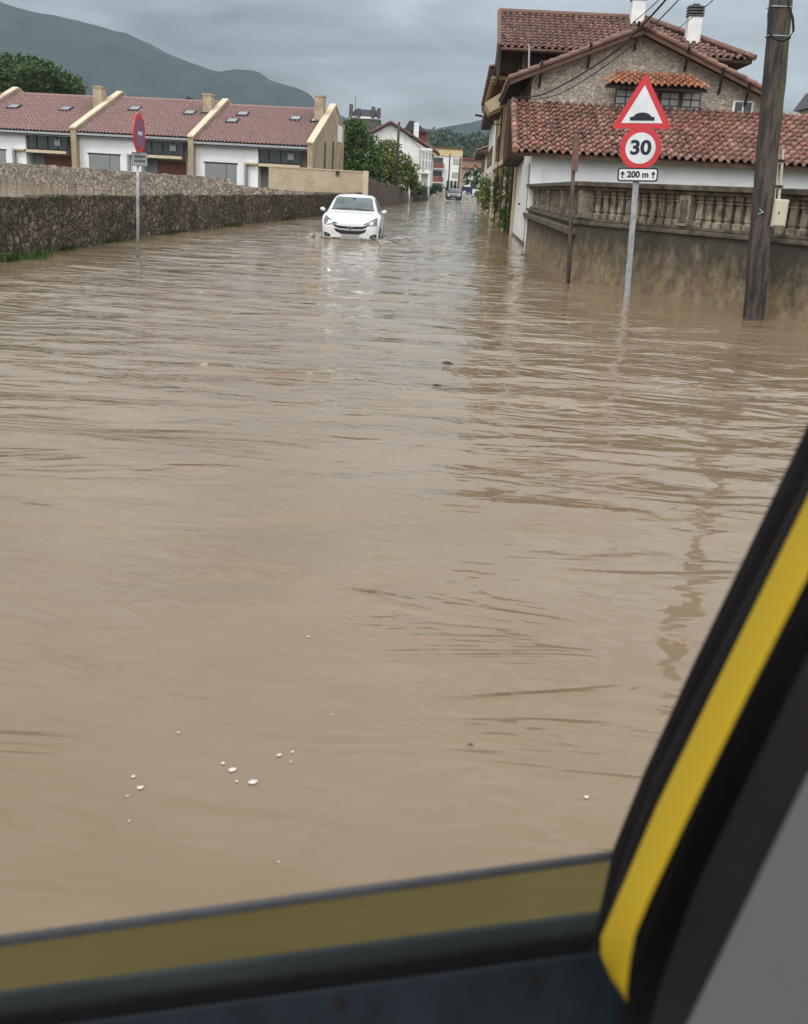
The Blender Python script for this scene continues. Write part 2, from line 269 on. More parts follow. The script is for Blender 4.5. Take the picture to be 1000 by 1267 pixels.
# ------------------------------------------------------------------ mesh helpers
ORG = {}
class MB:
    def __init__(s): s.v = []; s.f = []; s.uv = []
    def q(s, pts, uv=(0, 0)):
        b = len(s.v); s.v += [Vector(p) for p in pts]; s.f.append(list(range(b, b+len(pts)))); s.uv.append(uv)
    def box(s, a, b):
        x0, y0, z0 = [min(a[i], b[i]) for i in range(3)]; x1, y1, z1 = [max(a[i], b[i]) for i in range(3)]
        s.obox(Vector((x0, y0, z0)), Vector((x1-x0, 0, 0)), Vector((0, y1-y0, 0)), Vector((0, 0, z1-z0)))
        return s
    def obox(s, o, a, b, c):
        o, a, b, c = Vector(o), Vector(a), Vector(b), Vector(c)
        p = [o, o+a, o+a+b, o+b, o+c, o+a+c, o+a+b+c, o+b+c]; k = len(s.v); s.v += p
        fs = [(0, 3, 2, 1), (4, 5, 6, 7), (0, 1, 5, 4), (1, 2, 6, 5), (2, 3, 7, 6), (3, 0, 4, 7)]
        if a.cross(b).dot(c) < 0: fs = [f[::-1] for f in fs]
        for f in fs: s.f.append([k+i for i in f]); s.uv.append((0, 0))
        return s
    def prism(s, pts, ext):
        """closed prism: planar outline pts, extruded by vector ext"""
        pts = [Vector(p) for p in pts]; ext = Vector(ext); n = len(pts); k = len(s.v)
        nrm = Vector((0, 0, 0))
        for i in range(n): nrm += pts[i].cross(pts[(i+1) % n])
        if nrm.dot(ext) > 0: pts = pts[::-1]
        s.v += pts + [p+ext for p in pts]
        s.f.append([k+i for i in range(n)]); s.f.append([k+n+i for i in reversed(range(n))]); s.uv += [(0, 0)]*2
        for i in range(n):
            j = (i+1) % n; s.f.append([k+j, k+i, k+n+i, k+n+j]); s.uv.append((0, 0))
        return s
    def tube(s, pts, r, n=8, cap=True):
        pts = [Vector(p) for p in pts]; rs = r if isinstance(r, (list, tuple)) else [r]*len(pts); k = len(s.v)
        for i, p in enumerate(pts):
            d = (pts[min(i+1, len(pts)-1)]-pts[max(i-1, 0)]).normalized()
            a = d.cross(Vector((0, 0, 1)) if abs(d.z) < .95 else Vector((1, 0, 0))).normalized(); b = a.cross(d)
            for j in range(n):
                t = 2*pi*j/n; s.v.append(p+(a*cos(t)+b*sin(t))*rs[i])
        for i in range(len(pts)-1):
            for j in range(n):
                j2 = (j+1) % n; s.f.append([k+i*n+j, k+i*n+j2, k+(i+1)*n+j2, k+(i+1)*n+j]); s.uv.append((0, 0))
        if cap:
            s.f.append([k+j for j in reversed(range(n))]); s.f.append([k+(len(pts)-1)*n+j for j in range(n)]); s.uv += [(0, 0)]*2
        return s
    def lathe(s, o, prof, n=10, sx=1, sy=1):
        return s.tube_prof(Vector(o), prof, n, sx, sy)
    def tube_prof(s, o, prof, n, sx, sy):
        k = len(s.v)
        for (r, z) in prof:
            for j in range(n):
                t = 2*pi*(j+.5)/n; s.v.append(o+Vector((r*cos(t)*sx, r*sin(t)*sy, z)))
        for i in range(len(prof)-1):
            for j in range(n):
                j2 = (j+1) % n; s.f.append([k+i*n+j, k+i*n+j2, k+(i+1)*n+j2, k+(i+1)*n+j]); s.uv.append((0, 0))
        s.f.append([k+j for j in reversed(range(n))]); s.f.append([k+(len(prof)-1)*n+j for j in range(n)]); s.uv += [(0, 0)]*2
        return s
    def build(s, name, m, parent=None, smooth=False, bevel=0, local=False):
        o = ORG.get(parent.name, Vector((0, 0, 0))) if parent is not None else Vector((0, 0, 0))
        if local: o = Vector((0, 0, 0))
        me = D.meshes.new(name); me.from_pydata([tuple(v-o) for v in s.v], [], s.f)
        if any(u != (0, 0) for u in s.uv):
            ul = me.uv_layers.new(name='UVMap'); li = 0
            for f, u in zip(me.polygons, s.uv):
                for _ in range(f.loop_total): ul.data[li].uv = u; li += 1
        if smooth: me.shade_smooth()
        me.materials.append(M[m] if isinstance(m, str) else m)
        ob = D.objects.new(name, me); COL.objects.link(ob)
        if parent is not None:
            ob.parent = parent
            ORG[ob.name] = ORG.get(parent.name, Vector((0, 0, 0)))
        if bevel:
            bv = ob.modifiers.new('Bevel', 'BEVEL'); bv.width = bevel; bv.segments = 2; bv.limit_method = 'ANGLE'
        return ob
def tag(o, label=None, cat=None, group=None, kind=None):
    if label: o['label'] = label
    if cat: o['category'] = cat
    if group: o['group'] = group
    if kind: o['kind'] = kind
    return o
def thing(name, loc, label, cat, group=None):
    o = D.objects.new(name, None); COL.objects.link(o); o.location = loc; o.empty_display_size = .2
    ORG[o.name] = Vector(loc)
    return tag(o, label, cat, group)
def box(name, a, b, m, parent=None, bevel=0): return MB().box(a, b).build(name, m, parent, bevel=bevel)

def tiles(mb, O, Uv, Vv, wid, length, tw=.25, tl=.38, clip=None, seed=0, amp=1.0):
    """barrel tiles laid on a slope: O eave corner, Uv along the eave, Vv up the slope"""
    O = Vector(O); Uv = Vector(Uv).normalized(); Vv = Vector(Vv).normalized(); Nn = Uv.cross(Vv)
    if Nn.z < 0: Nn = -Nn
    nu = max(1, round(wid/tw)); nv = max(1, round(length/tl)); tw = wid/nu; tl = length/nv
    rnd = random.Random(seed)
    prof = []
    for k in range(5): a = pi*k/4; prof.append((.34*(1-cos(a))/2*2*.5+0, sin(a)*.30))
    pr = [(0, 0), (.06, .16), (.2, .29), (.32, .33), (.44, .29), (.58, .16), (.64, 0), (.74, -.07), (.9, -.07), (1, 0)]
    for j in range(nv):
        for i in range(nu):
            cu, cv = (i+.5)*tw, (j+.5)*tl
            if clip and not clip(cu, cv): continue
            li = rnd.uniform(-.004, .012)+.055; du = rnd.uniform(-.012, .012); dv = rnd.uniform(-.02, .02)
            k = len(mb.v)
            for (a, h) in pr:
                base = O+Uv*((i+a)*tw+du)+Nn*(h*tw*amp)
                mb.v.append(base+Vv*(j*tl-.02+dv)+Nn*li*amp); mb.v.append(base+Vv*((j+1)*tl+.03))
                mb.v.append(base+Vv*(j*tl-.02+dv)+Nn*(li-.03)*amp)
            uv = (i*.731+j*.173+seed*.37+.1, j*.917+i*.071+.3)
            for s_ in range(len(pr)-1):
                a0, a1 = k+3*s_, k+3*(s_+1)
                f1 = [a0, a1, a1+1, a0+1]; f2 = [a0+2, a1+2, a1, a0]
                mb.f += [f1, f2]; mb.uv += [uv, uv]
    return mb

def foliage(mb, blobs, n, size, seed=0, flat=.0, inner=.55):
    rnd = random.Random(seed)
    vols = [b[3]*b[4]*b[5] for b in blobs]; tot = sum(v**.67 for v in vols)
    for b, v in zip(blobs, vols):
        cx, cy, cz, rx, ry, rz = b
        # each blob carries clumps, each clump its leaves
        nc = max(5, int(n*v**.67/tot/18))
        for c in range(nc):
            while True:
                d = Vector((rnd.gauss(0, 1), rnd.gauss(0, 1), rnd.gauss(0, 1)))
                if d.length > .01: break
            d.normalize(); rr = rnd.uniform(inner, 1.04)
            cc = Vector((cx+d.x*rx*rr, cy+d.y*ry*rr, cz+d.z*rz*rr)); cs = size*rnd.uniform(1.6, 3.2); tone = rnd.random()*50
            for k in range(18):
                e = Vector((rnd.gauss(0, 1), rnd.gauss(0, 1), rnd.gauss(0, .7)))*cs*.5
                p = cc+e; a = Vector((rnd.uniform(-1, 1), rnd.uniform(-1, 1), rnd.uniform(-.8, .8))).normalized()
                b2 = a.cross(Vector((rnd.uniform(-1, 1), rnd.uniform(-1, 1), rnd.uniform(-1, 1)))).normalized()
                s1 = size*rnd.uniform(.5, 1.1); s2 = s1*rnd.uniform(.4, .7)
                mb.q([p-a*s1, p+b2*s2, p+a*s1, p-b2*s2], (tone+rnd.random()*.4+.01, .5))
    return mb

def text_mb(s, size, bold=0.0, ext=.002):
    """list of vertices/faces for a word, in its own x/y plane, centred"""
    cu = D.curves.new('t', 'FONT'); cu.body = s; cu.size = size; cu.align_x = 'CENTER'; cu.align_y = 'CENTER'; cu.extrude = ext; cu.offset = bold
    ob = D.objects.new('t', cu); COL.objects.link(ob); bpy.context.view_layer.update()
    me = D.meshes.new_from_object(ob.evaluated_get(bpy.context.evaluated_depsgraph_get()))
    vs = [v.co.copy() for v in me.vertices]; fs = [list(p.vertices) for p in me.polygons]
    D.objects.remove(ob); D.curves.remove(cu); D.meshes.remove(me)
    return vs, fs
# ------------------------------------------------------------------ ground, water, walls' lines
def lerp_path(P, y):
    if y <= P[0][1]: return P[0][0]
    for a, b in zip(P, P[1:]):
        if y <= b[1]: return a[0]+(b[0]-a[0])*(y-a[1])/(b[1]-a[1])
    return P[-1][0]
LW = [(-7.4, -6), (-7.42, 14), (-7.55, 20), (-7.6, 26.3), (-7.0, 38), (-6.32, 49.7), (-6.2, 65), (-5.6, 84), (-5.05, 100), (-4.4, 125), (-4.0, 160)]
RW = [(11.5, 2.0), (8.2, 9.0), (4.9, 14.47), (2.10, 19.25), (1.98, 32.1), (1.9, 38), (1.85, 90), (1.8, 160)]
def sst(a, b, x):
    t = min(1, max(0, (x-a)/(b-a))); return t*t*(3-2*t)
def ground_z(x, y):
    road = -.35+.9*sst(150, 190, y)+.004*max(0, y-190)
    lx = lerp_path(LW, y); rx = lerp_path(RW, y)
    f = .33
    if y > 46-.686*x or (y > 50 and x > -9): f = .82
    if y > 62: f = .9
    f += .004*max(0, y-70)
    if x < lx: return road+(f-road)*sst(.08, .28, lx-x)
    if x > rx: return road+(.92+.004*max(0, y-70)-road)*sst(.12, .3, x-rx)
    return road
def grid_mesh(xs, ys, fz):
    v = [(x, y, fz(x, y)) for y in ys for x in xs]; nx = len(xs)
    f = [(j*nx+i, j*nx+i+1, (j+1)*nx+i+1, (j+1)*nx+i) for j in range(len(ys)-1) for i in range(nx-1)]
    return v, f
def mesh_obj(name, v, f, m, smooth=True, parent=None):
    me = D.meshes.new(name); me.from_pydata(v, [], f); me.materials.append(M[m] if isinstance(m, str) else m)
    if smooth: me.shade_smooth()
    o = D.objects.new(name, me); COL.objects.link(o); return o
def steps(*segs):
    r = []
    for a, b, d in segs:
        n = max(1, round((b-a)/d)); r += [a+(b-a)*i/n for i in range(n)]
    return r+[segs[-1][1]]
gx = steps((-2500, -300, 400), (-300, -60, 30), (-60, -9, 3), (-9, 9, .12), (9, 30, 2), (30, 300, 30), (300, 2500, 400))
gy = steps((-400, -6, 60), (-6, 60, .4), (60, 170, 2), (170, 400, 20), (400, 2300, 190))
v, f = grid_mesh(gx, gy, ground_z)
tag(mesh_obj('ground', v, f, 'soil', smooth=False), kind='structure')

def watermat(name, calm):
    m = D.materials.new(name); m.use_nodes = True; n = m.node_tree.nodes; l = m.node_tree.links
    b = n['Principled BSDF']; b.inputs['Roughness'].default_value = .03; b.inputs['IOR'].default_value = 1.36; b.inputs['Specular IOR Level'].default_value = .5
    t = n.new('ShaderNodeTexCoord')
    def nzz(scale, st, det, dist=0.0, rough=.5, rot=0.0):
        mp = n.new('ShaderNodeMapping'); mp.inputs['Scale'].default_value = st; mp.inputs['Rotation'].default_value = (0, 0, rot); l.new(t.outputs['Object'], mp.inputs[0])
        z = n.new('ShaderNodeTexNoise'); z.inputs['Scale'].default_value = scale; z.inputs['Detail'].default_value = det; z.inputs['Distortion'].default_value = dist; z.inputs['Roughness'].default_value = rough
        l.new(mp.outputs[0], z.inputs['Vector']); return z.outputs[0]
    def mrg(src, a, b_, c, d):
        q = n.new('ShaderNodeMapRange'); q.inputs[1].default_value = a; q.inputs[2].default_value = b_; q.inputs[3].default_value = c; q.inputs[4].default_value = d; l.new(src, q.inputs[0]); return q.outputs[0]
    def mul(a, b_):
        q = n.new('ShaderNodeMath'); q.operation = 'MULTIPLY'; l.new(a, q.inputs[0])
        if isinstance(b_, (int, float)): q.inputs[1].default_value = b_
        else: l.new(b_, q.inputs[1])
        return q.outputs[0]
    # silt: slow clouds of lighter and darker mud
    c = nzz(.35, (1, 1.6, 1), 6, .8, .55, .2)
    r = n.new('ShaderNodeValToRGB'); r.color_ramp.elements[0].position = .3; r.color_ramp.elements[1].position = .72
    r.color_ramp.elements[0].color = (.171, .123, .071, 1); r.color_ramp.elements[1].color = (.210, .156, .099, 1)
    l.new(c, r.inputs[0]); l.new(r.outputs[0], b.inputs['Base Color'])
    s = n.new('ShaderNodeSeparateXYZ'); l.new(t.outputs['Object'], s.inputs[0])
    patch = mrg(nzz(.22, (.6, 1.3, 1), 3, .3, .5, .15), .38, .62, .4, 1.0)
    near = mrg(s.outputs[1], 2.2, 7.5, .20, 1.0)
    if calm: near = mrg(s.outputs[1], 0, 1, .25, .25)
    amp = mul(patch, near)
    big = nzz(.85, (.75, 1.7, 1), 3, .9, .5, -.16)
    mid = nzz(2.0, (.75, 1.6, 1), 2, 1.0, .5, -.25)
    fine = nzz(7.5, (.7, 1.5, 1), 2, .5, .5, -.1)
    prev = None
    for (src, d, am) in ((big, .075, near), (mid, .030, amp), (fine, .007, amp)):
        bp = n.new('ShaderNodeBump'); bp.inputs['Distance'].default_value = d; bp.inputs['Strength'].default_value = 1
        l.new(mul(src, am), bp.inputs['Height'])
        if prev: l.new(prev, bp.inputs['Normal'])
        prev = bp.outputs[0]
    # sharp little creases where two wavelets meet, even where it is calm
    cz = nzz(.8, (.35, 1.5, 1), 4, 1.6, .5, -.22)
    q = n.new('ShaderNodeMath'); q.operation = 'SUBTRACT'; l.new(cz, q.inputs[0]); q.inputs[1].default_value = .5
    q2 = n.new('ShaderNodeMath'); q2.operation = 'ABSOLUTE'; l.new(q.outputs[0], q2.inputs[0])
    cre = mul(mrg(q2.outputs[0], 0, .035, 1, 0), mrg(nzz(.5, (1, 1, 1), 2), .5, .62, 0, 1))
    bp = n.new('ShaderNodeBump'); bp.inputs['Distance'].default_value = .012; l.new(cre, bp.inputs['Height']); l.new(prev, bp.inputs['Normal'])
    l.new(bp.outputs[0], b.inputs['Normal'])
    return m
M['water'] = watermat('flood_water', False); M['field_water'] = watermat('field_water', True)
def wave(x, y):
    a = sst(1.5, 9, y)*(1-.6*sst(40, 120, y))+.15
    p = Vector((x*.55+y*.08, y*1.5, 0))
    h = noise.noise(p*1.0)*.022+noise.noise(p*2.3+Vector((5, 3, 0)))*.012
    if y < 60: h += noise.noise(Vector((x*1.5-y*.35, y*4.2, 2)))*.012*(.5+noise.noise(Vector((x*.25, y*.3, 7))))
    h *= a
    dx_, dy_ = abs(x+3.17), y-28.9                    # the white car pushes a bow wave ahead of it
    if -1.2 < dy_ < 7 and dx_ < 5:
        if dy_ > -.35:
            q_ = dx_-(.80+.42*max(0, dy_)); h += .050*exp(-(q_/.20)**2)*exp(-max(0, dy_)/3.0)
        if dx_ < 1.0: h += .045*exp(-((dy_+.22-.12*dx_)/.18)**2)
        h += noise.noise(Vector((x*3.1, y*4.3, 5)))*.030*exp(-((dx_/2.2)**2+(dy_/2.5)**2))
    return h
ys = []; y = -3.0
while y < 175: ys.append(y); y += max(.045, abs(y)*.009)
xs = steps((-8.2, -4.6, .10), (-4.6, 3.6, .05), (3.6, 11.6, .12))
v, f = grid_mesh(xs, ys, wave)
tag(mesh_obj('flood_water', v, f, 'water'), kind='structure')
pl = [(-90, 4, .45)]+[(-7.75, 4, .45), (-7.8, 26, .45), (-7.2, 38, .45), (-6.9, 47, .45), (-8, 49, .45), (-90, 106, .45)]
tag(mesh_obj('field_flood_water', pl, [tuple(range(len(pl)))], 'field_water', False), kind='structure')

# ------------------------------------------------------------------ rough stone walls
def rough_wall(name, path, thick, zb, m, label, group=None, amp=.035, step=.14, topamp=.05, side=-1, cat='wall'):
    pts = []
    for a, b in zip(path, path[1:]):
        a, b = Vector(a), Vector(b); n = max(1, int((b-a).to_2d().length/step)); pts += [a.lerp(b, i/n) for i in range(n)]
    pts.append(Vector(path[-1])); o = Vector((path[0][0], path[0][1], 0))
    V = []; Fc = []; ring = None
    for i, p in enumerate(pts):
        d = (pts[min(i+1, len(pts)-1)]-pts[max(i-1, 0)]); d.z = 0; d.normalize(); nn = Vector((d.y, -d.x, 0))*side  # points away from the face
        zt = p.z+noise.noise(Vector((p.x*1.3, p.y*1.3, 3)))*topamp+noise.noise(Vector((p.x*4.3, p.y*4.3, 8)))*topamp*.6
        nl = max(4, int((zt-zb)/step)); 
        if ring is None: NL = nl
        row = []
        for k in range(NL+1):
            z = zb+(zt-zb)*k/NL; q = Vector((p.x, p.y, z))
            dd = noise.voronoi(Vector((q.x*3, q.y*3, q.z*4.2)))[0][0]
            row.append(q+nn*(dd*amp*1.6+noise.noise(q*9)*amp*.5-amp))
        for t in (.33, .66, 1):
            q = Vector((p.x, p.y, zt))+nn*thick*t
            row.append(q+Vector((0, 0, noise.noise(q*5)*topamp*.8-(.05 if t == 1 else 0))))
        row.append(Vector((p.x, p.y, zb))+nn*thick)
        ring = len(row); V += row
    for i in range(len(pts)-1):
        for k in range(ring-1):
            a = i*ring+k; Fc.append((a, a+1, a+ring+1, a+ring) if side > 0 else (a, a+ring, a+ring+1, a+1))
    Fc.append(tuple(range(ring))); Fc.append(tuple(reversed(range((len(pts)-1)*ring, len(pts)*ring))))
    ob = mesh_obj(name, [tuple(q-o) for q in V], Fc, m, smooth=False); ob.location = o
    tag(ob, label, cat, group); return ob
rough_wall('field_wall', [(x, y, z) for (x, y), z in zip(LW[:7], (.97, .97, .97, .95, .93, .93, .95))], .45, -.5, 'dark_stone',
           'long low dark mossy rubble wall standing in the flood along the left street edge', side=-1)
rough_wall('garden_wall', [(-60, 83, 1.62), (-26.9, 60.4, 1.58), (-13.5, 51.25, 1.42), (-11.2, 49.7, 1.38), (-10.9, 49.5, 1.12), (-6.75, 47.6, 1.0)], .4, .1, 'light_stone',
           'pale speckled rubble wall behind the flooded field, in front of the white row houses', side=-1, step=.3, amp=.05)
rough_wall('roadside_wall', [(-6.15, 65.3, 1.85), (-5.45, 90, 1.45), (-5.3, 93, 1.25), (-5.1, 100, .95)], .4, -.4, 'brown_stone',
           'brown stone wall under the leafy trees, between the cream wall and the pale post', side=-1, step=.4)
# cream block wall
t = thing('boundary_wall', (-11.4, 62, .8), 'cream block wall with a flat coping, between the end row house and the street', 'wall')
a, b = Vector((-11.35, 62, .75)), Vector((-6.16, 65, .75)); d = (b-a); nrm = Vector((d.y, -d.x, 0)).normalized()
MB().obox(a, d, nrm*-.25, (0, 0, 1.40)).build('wall_face', 'tan_block', t)
MB().obox(a-nrm*-.03*1-Vector((0, 0, 0))+Vector((0, 0, 1.40)), d, nrm*-.31, (0, 0, .07)).build('coping', 'beige_coping', t)
MB().obox(b+Vector((.003, -.02, -.3)), (.32, 0, 0), (0, .34, 0), (0, 0, 1.80)).build('end_pier', 'beige_coping', t)
tag(MB().tube([at(418, 214, 64.2), at(418, 214, 64.0)], .12, 8).build('wall_lamp', 'dark_iron' if 'dark_iron' in M else 'iron', t))

# ------------------------------------------------------------------ right side: balustraded wall
P = [Vector((1.98, 32.1, 0)), Vector((2.10, 19.25, 0)), Vector((4.9, 14.47, 0)), Vector((8.2, 9.0, 0)), Vector((11.5, 2.0, 0))]
bal = thing('balustrade_wall', P[1], 'old stone balustrade on a stained ochre and black wall, right of the street', 'wall')
mb_low, mb_rail, mb_cope, mb_back = MB(), MB(), MB(), MB()
nbal = 0
for si, (a, b) in enumerate(zip(P, P[1:])):
    d = (b-a).normalized(); nn = Vector((-d.y, d.x, 0)); ln = (b-a).length      # nn: away from street
    if nn.x < 0: nn = -nn
    n = max(1, int(ln/.25)); 
    pv = None
    # displaced lower wall face
    for i in range(n+1):
        p = a+d*ln*i/n; col = []
        for z in (-.5, -.2, 0, .15, .3, .45, .6, .75, .9, 1.0):
            q = p+Vector((0, 0, z)); dsp = noise.noise(q*1.7)*.03+noise.noise(q*5)*.012
            col.append(q-nn*(dsp+.0))
        col += [p+Vector((0, 0, 1.0))+nn*.42, p+Vector((0, 0, -.5))+nn*.42]
        if pv:
            for k in range(len(col)-1): mb_low.q([pv[k], col[k], col[k+1], pv[k+1]] if True else 0)
        pv = col
    e0 = -.0; 
    mb_rail.obox(a-nn*.04+Vector((0, 0, 1.0)), d*ln, nn*.40, (0, 0, .07))
    mb_rail.obox(a+nn*.02+Vector((0, 0, 1.07)), d*ln, nn*.28, (0, 0, .05))
    mb_cope.obox(a-nn*.03+Vector((0, 0, 1.60)), d*ln, nn*.38, (0, 0, .06))
    mb_cope.obox(a-nn*.09+Vector((0, 0, 1.66)), d*ln, nn*.50, (0, 0, .085))
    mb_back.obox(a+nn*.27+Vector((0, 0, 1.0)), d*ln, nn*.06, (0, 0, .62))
    if si == 3: continue
    # piers and balusters
    npier = {0: 4, 1: 2, 2: 2}[si]; pl_ = ln/npier
    for k in range(npier+1):
        c = a+d*pl_*k+nn*.16
        if not (si > 0 and k == 0):
            pr_ = MB().obox(c-d*.12-nn*.165+Vector((0, 0, 1.122)), d*.24, nn*.33, (0, 0, .476)).build('pier', 'baluster_stone', bal, bevel=.012)
            MB().obox(c-d*.075-nn*.18+Vector((0, 0, 1.18)), d*.15, nn*.017, (0, 0, .34)).build('pier_panel', 'coping_stone', pr_, bevel=.006)
        if k == npier: break
        m_ = max(1, int((pl_-.44)/.205)+1) if si != 0 else max(1, int((pl_-.44)/.26)+1)
        for j in range(m_):
            if nbal >= 98: break
            q = c+d*(.24+(pl_-.48)*(j/(m_-1) if m_ > 1 else .5)); nbal += 1
            bb = MB(); prof = [(.076, 1.122), (.076, 1.20), (.056, 1.215), (.056, 1.235), (.066, 1.25), (.063, 1.33), (.060, 1.45), (.056, 1.475), (.076, 1.487), (.076, 1.512), (.056, 1.523), (.080, 1.54), (.080, 1.598)]
            for (r0_, z0_), (r1_, z1_) in zip(prof, prof[1:]):
                if z1_-z0_ < .001: continue
                A = [q+d*(r0_*a_)+nn*(r0_*b_)+Vector((0, 0, z0_)) for a_, b_ in ((-1, -1), (1, -1), (1, 1), (-1, 1))]
                Bq = [q+d*(r1_*a_)+nn*(r1_*b_)+Vector((0, 0, z1_)) for a_, b_ in ((-1, -1), (1, -1), (1, 1), (-1, 1))]
                for k_ in range(4): bb.q([A[k_], A[(k_+1) % 4], Bq[(k_+1) % 4], Bq[k_]])
            bb.build('baluster', 'baluster_stone', bal)
mb_low.build('wall_base', 'stained_render', bal); mb_rail.build('plinth', 'coping_stone', bal, bevel=.015)
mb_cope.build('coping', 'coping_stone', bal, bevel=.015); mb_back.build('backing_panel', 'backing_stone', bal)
# ledge course on the street face
MB().obox(Vector((1.86, 32.05, .80)), (.12, -12.8, 0), (.14, 0, 0), (0, 0, .13)).build('ledge', 'coping_stone', bal, bevel=.02)

# ------------------------------------------------------------------ white outbuilding with lean-to tile roof
st = thing('outbuilding', (1.95, 31.5, 0), 'low white rendered outbuilding with a long barrel tile roof, behind the balustrade', 'outbuilding')
wb = MB(); wb.prism([(1.95, 31.5, -.5), (1.95, 35, -.5), (1.95, 35, 4.02), (1.95, 31.5, 2.66)], (14, 0, 0)); wb.box((1.93, 35.002, -.5), (1.945, 38.6, 2.75)); wb.build('wall', 'white_render', st)
rf = MB(); S0 = Vector((1.42, 31.0, 2.60)); vv = Vector((0, 4.0, 1.66))
tiles(rf, S0, (1, 0, 0), vv, 14.6, vv.length, .235, .37, seed=3, amp=1.15)
rf.build('roof', 'tile_old', st)
MB().prism([(1.44, 31.06, 2.50), (1.44, 35, 4.14), (1.44, 35, 4.24), (1.44, 31.06, 2.60)], (14.6, 0, 0)).build('roof_deck', 'brown_wood', st)
vt = MB()
for i in range(10): vt.tube([(1.42, 30.94+4.0*i/10, 2.66+1.66*i/10), (1.42, 30.98+4.0*(i+1)/10, 2.655+1.66*(i+1)/10)], [.10, .078], 8); vt.uv[-10:] = [(i*.37+.2, .7)]*10
vt.build('verge_tiles', 'tile_old', st)
gd = MB().box((1.905, 31.95, .10), (1.93, 37.6, 2.35)).build('garage_door', 'plaster_white', st)
for y in (31.95, 33.2, 34.45, 35.7, 36.9): MB().box((1.89, y, .10), (1.903, y+.05, 2.32)).build('door_rib', 'white_render', gd)
MB().box((1.85, 34.9, 1.1), (1.903, 35.05, 1.16)).build('handle', 'iron', gd)
MB().box((1.90, 31.6, -.4), (1.948, 38.55, .09)).build('plinth', 'brown_stone', st)
lm = MB().lathe(at(936, 210, 31.3), [(.03, 0), (.10, .01), (.10, .07), (.04, .10)], 10).build('wall_lamp', 'iron', st)
MB().tube([(2.35, 31.46, 1.0), (2.35, 31.46, 2.2)], .02, 6).build('conduit', 'white_render', st)
# wooden bay over the lane behind the outbuilding
wb2 = thing('wooden_bay', (1.4, 35.2, 2.6), 'dark brown timber bay overhanging the street beside the tiled roof of the outbuilding', 'bay')
MB().prism([(1.36, 35.15, 2.55), (1.36, 38.5, 2.35), (1.36, 38.5, 4.6), (1.36, 35.15, 4.30)], (.57, 0, 0)).build('cladding', 'dark_wood', wb2)
bb = MB()
for k in range(8): bb.box((1.345, 35.3+k*.42, 2.5), (1.358, 35.34+k*.42, 4.3))
bb.build('batten', 'brown_wood', wb2)

# ------------------------------------------------------------------ stone house: gable wing and main block
ho = thing('stone_house', (1.97, 35.0, .9), 'large old stone house with a broad gable, red tile roofs and two white chimneys', 'house')
ax, az = 5.24, 6.50; lx, lz, rx_, rz = 1.25, 4.86, 9.50, 4.77
sl = (az-lz)/(ax-lx)
gw = MB(); zl = lz+(1.97-lx)*sl-.12; zr = rz+(rx_-9.25)*(az-rz)/(rx_-ax)-.12
gw.prism([(1.97, 35.01, -.4), (9.25, 35.01, -.4), (9.25, 35.01, zr), (ax, 35.01, az-.14), (1.97, 35.01, zl)], (0, 6.0, 0))
gw.build('gable_wall', 'gable_stone', ho)
for (x0, z0, sgn) in ((lx, lz, 1), (rx_, rz, -1)):
    e = Vector((x0, 34.60, z0)); sv = Vector((ax-x0, 0, az-z0))
    MB().prism([e-Vector((0, 0, .13)), e+sv-Vector((0, 0, .13)), e+sv, e], (0, 9.2, 0)).build('roof_deck', 'dark_wood', ho)
    tl_ = MB(); tiles(tl_, e+Vector((0, 0, .02)), (0, 1, 0), sv, 9.5, sv.length, .25, .38, seed=11+sgn); tl_.build('roof', 'tile_dull', ho)
    vt = MB()
    for i in range(13): vt.tube([e+sv*(i/13-.01)+Vector((0, -.02, .075)), e+sv*((i+1)/13+.005)+Vector((0, -.02, .05))], [.085, .066], 8); vt.uv[-10:] = [(i*.37+.2, .7)]*10
    vt.build('verge_tiles', 'tile_dull', ho)
    MB().prism([e-Vector((0, .03, .15)), e+sv-Vector((0, .03, .15)), e+sv-Vector((0, .03, .03)), e-Vector((0, .03, .03))], (0, .03, 0)).build('bargeboard', 'brown_wood', ho)
MB().tube([(ax, 34.3, az+.12), (ax, 43, az+.12)], .12, 8).build('ridge_tiles', 'tile_dull', ho)
# timber struts under the verge
for px_, y0, y1 in ((669, 84, 108), (729, 62, 84), (787, 36, 62), (849, 66, 88), (891, 92, 116), (923, 110, 132)):
    p0 = at(px_, y0, 34.9); p1 = at(px_-2, y1, 34.96)
    MB().tube([p0+Vector((0, -.45, .15)), p1], .045, 5).build('strut', 'dark_wood', ho)
# little tiled hood and its windows
wf = MB(); a = at(752, 108, 34.3); b = at(876, 108, 34.3)
x0, x1, zz = 4.55, 7.40, 4.82
for (u0, u1, nm) in ((4.62, 5.30, 'window'), (5.36, 5.98, 'window'), (6.04, 6.66, 'window'), (6.72, 7.32, 'window')):
    fr = MB().box((u0, 34.93, 4.12), (u1, 34.985, 4.80)).build('window', 'thin_wood', ho)
    pn = MB(); uw = (u1-u0-.14)/2
    for i in range(2):
        for j in range(3): pn.box((u0+.05+i*(uw+.04), 34.915, 4.16+j*.21), (u0+.05+i*(uw+.04)+uw, 34.927, 4.33+j*.21))
    pn.build('pane', 'pale_glass', fr)
hd = MB(); tiles(hd, (4.15, 34.30, 4.86), (1, 0, 0), (0, .62, .42), 3.25, .75, .20, .25, seed=5, clip=lambda u, v: v*.9 < u+.1 and v*.9 < 3.35-u)
hd.build('window_hood', 'tile_bright', ho)
MB().prism([(4.2, 34.34, 4.80), (7.38, 34.34, 4.80), (6.9, 34.95, 5.20), (4.8, 34.95, 5.20)], (0, 0.02, -.06)).build('hood_deck', 'dark_wood', ho)
MB().box(at(678, 125, 34.9), at(695, 128.5, 34.99)).build('vent', 'iron', ho)
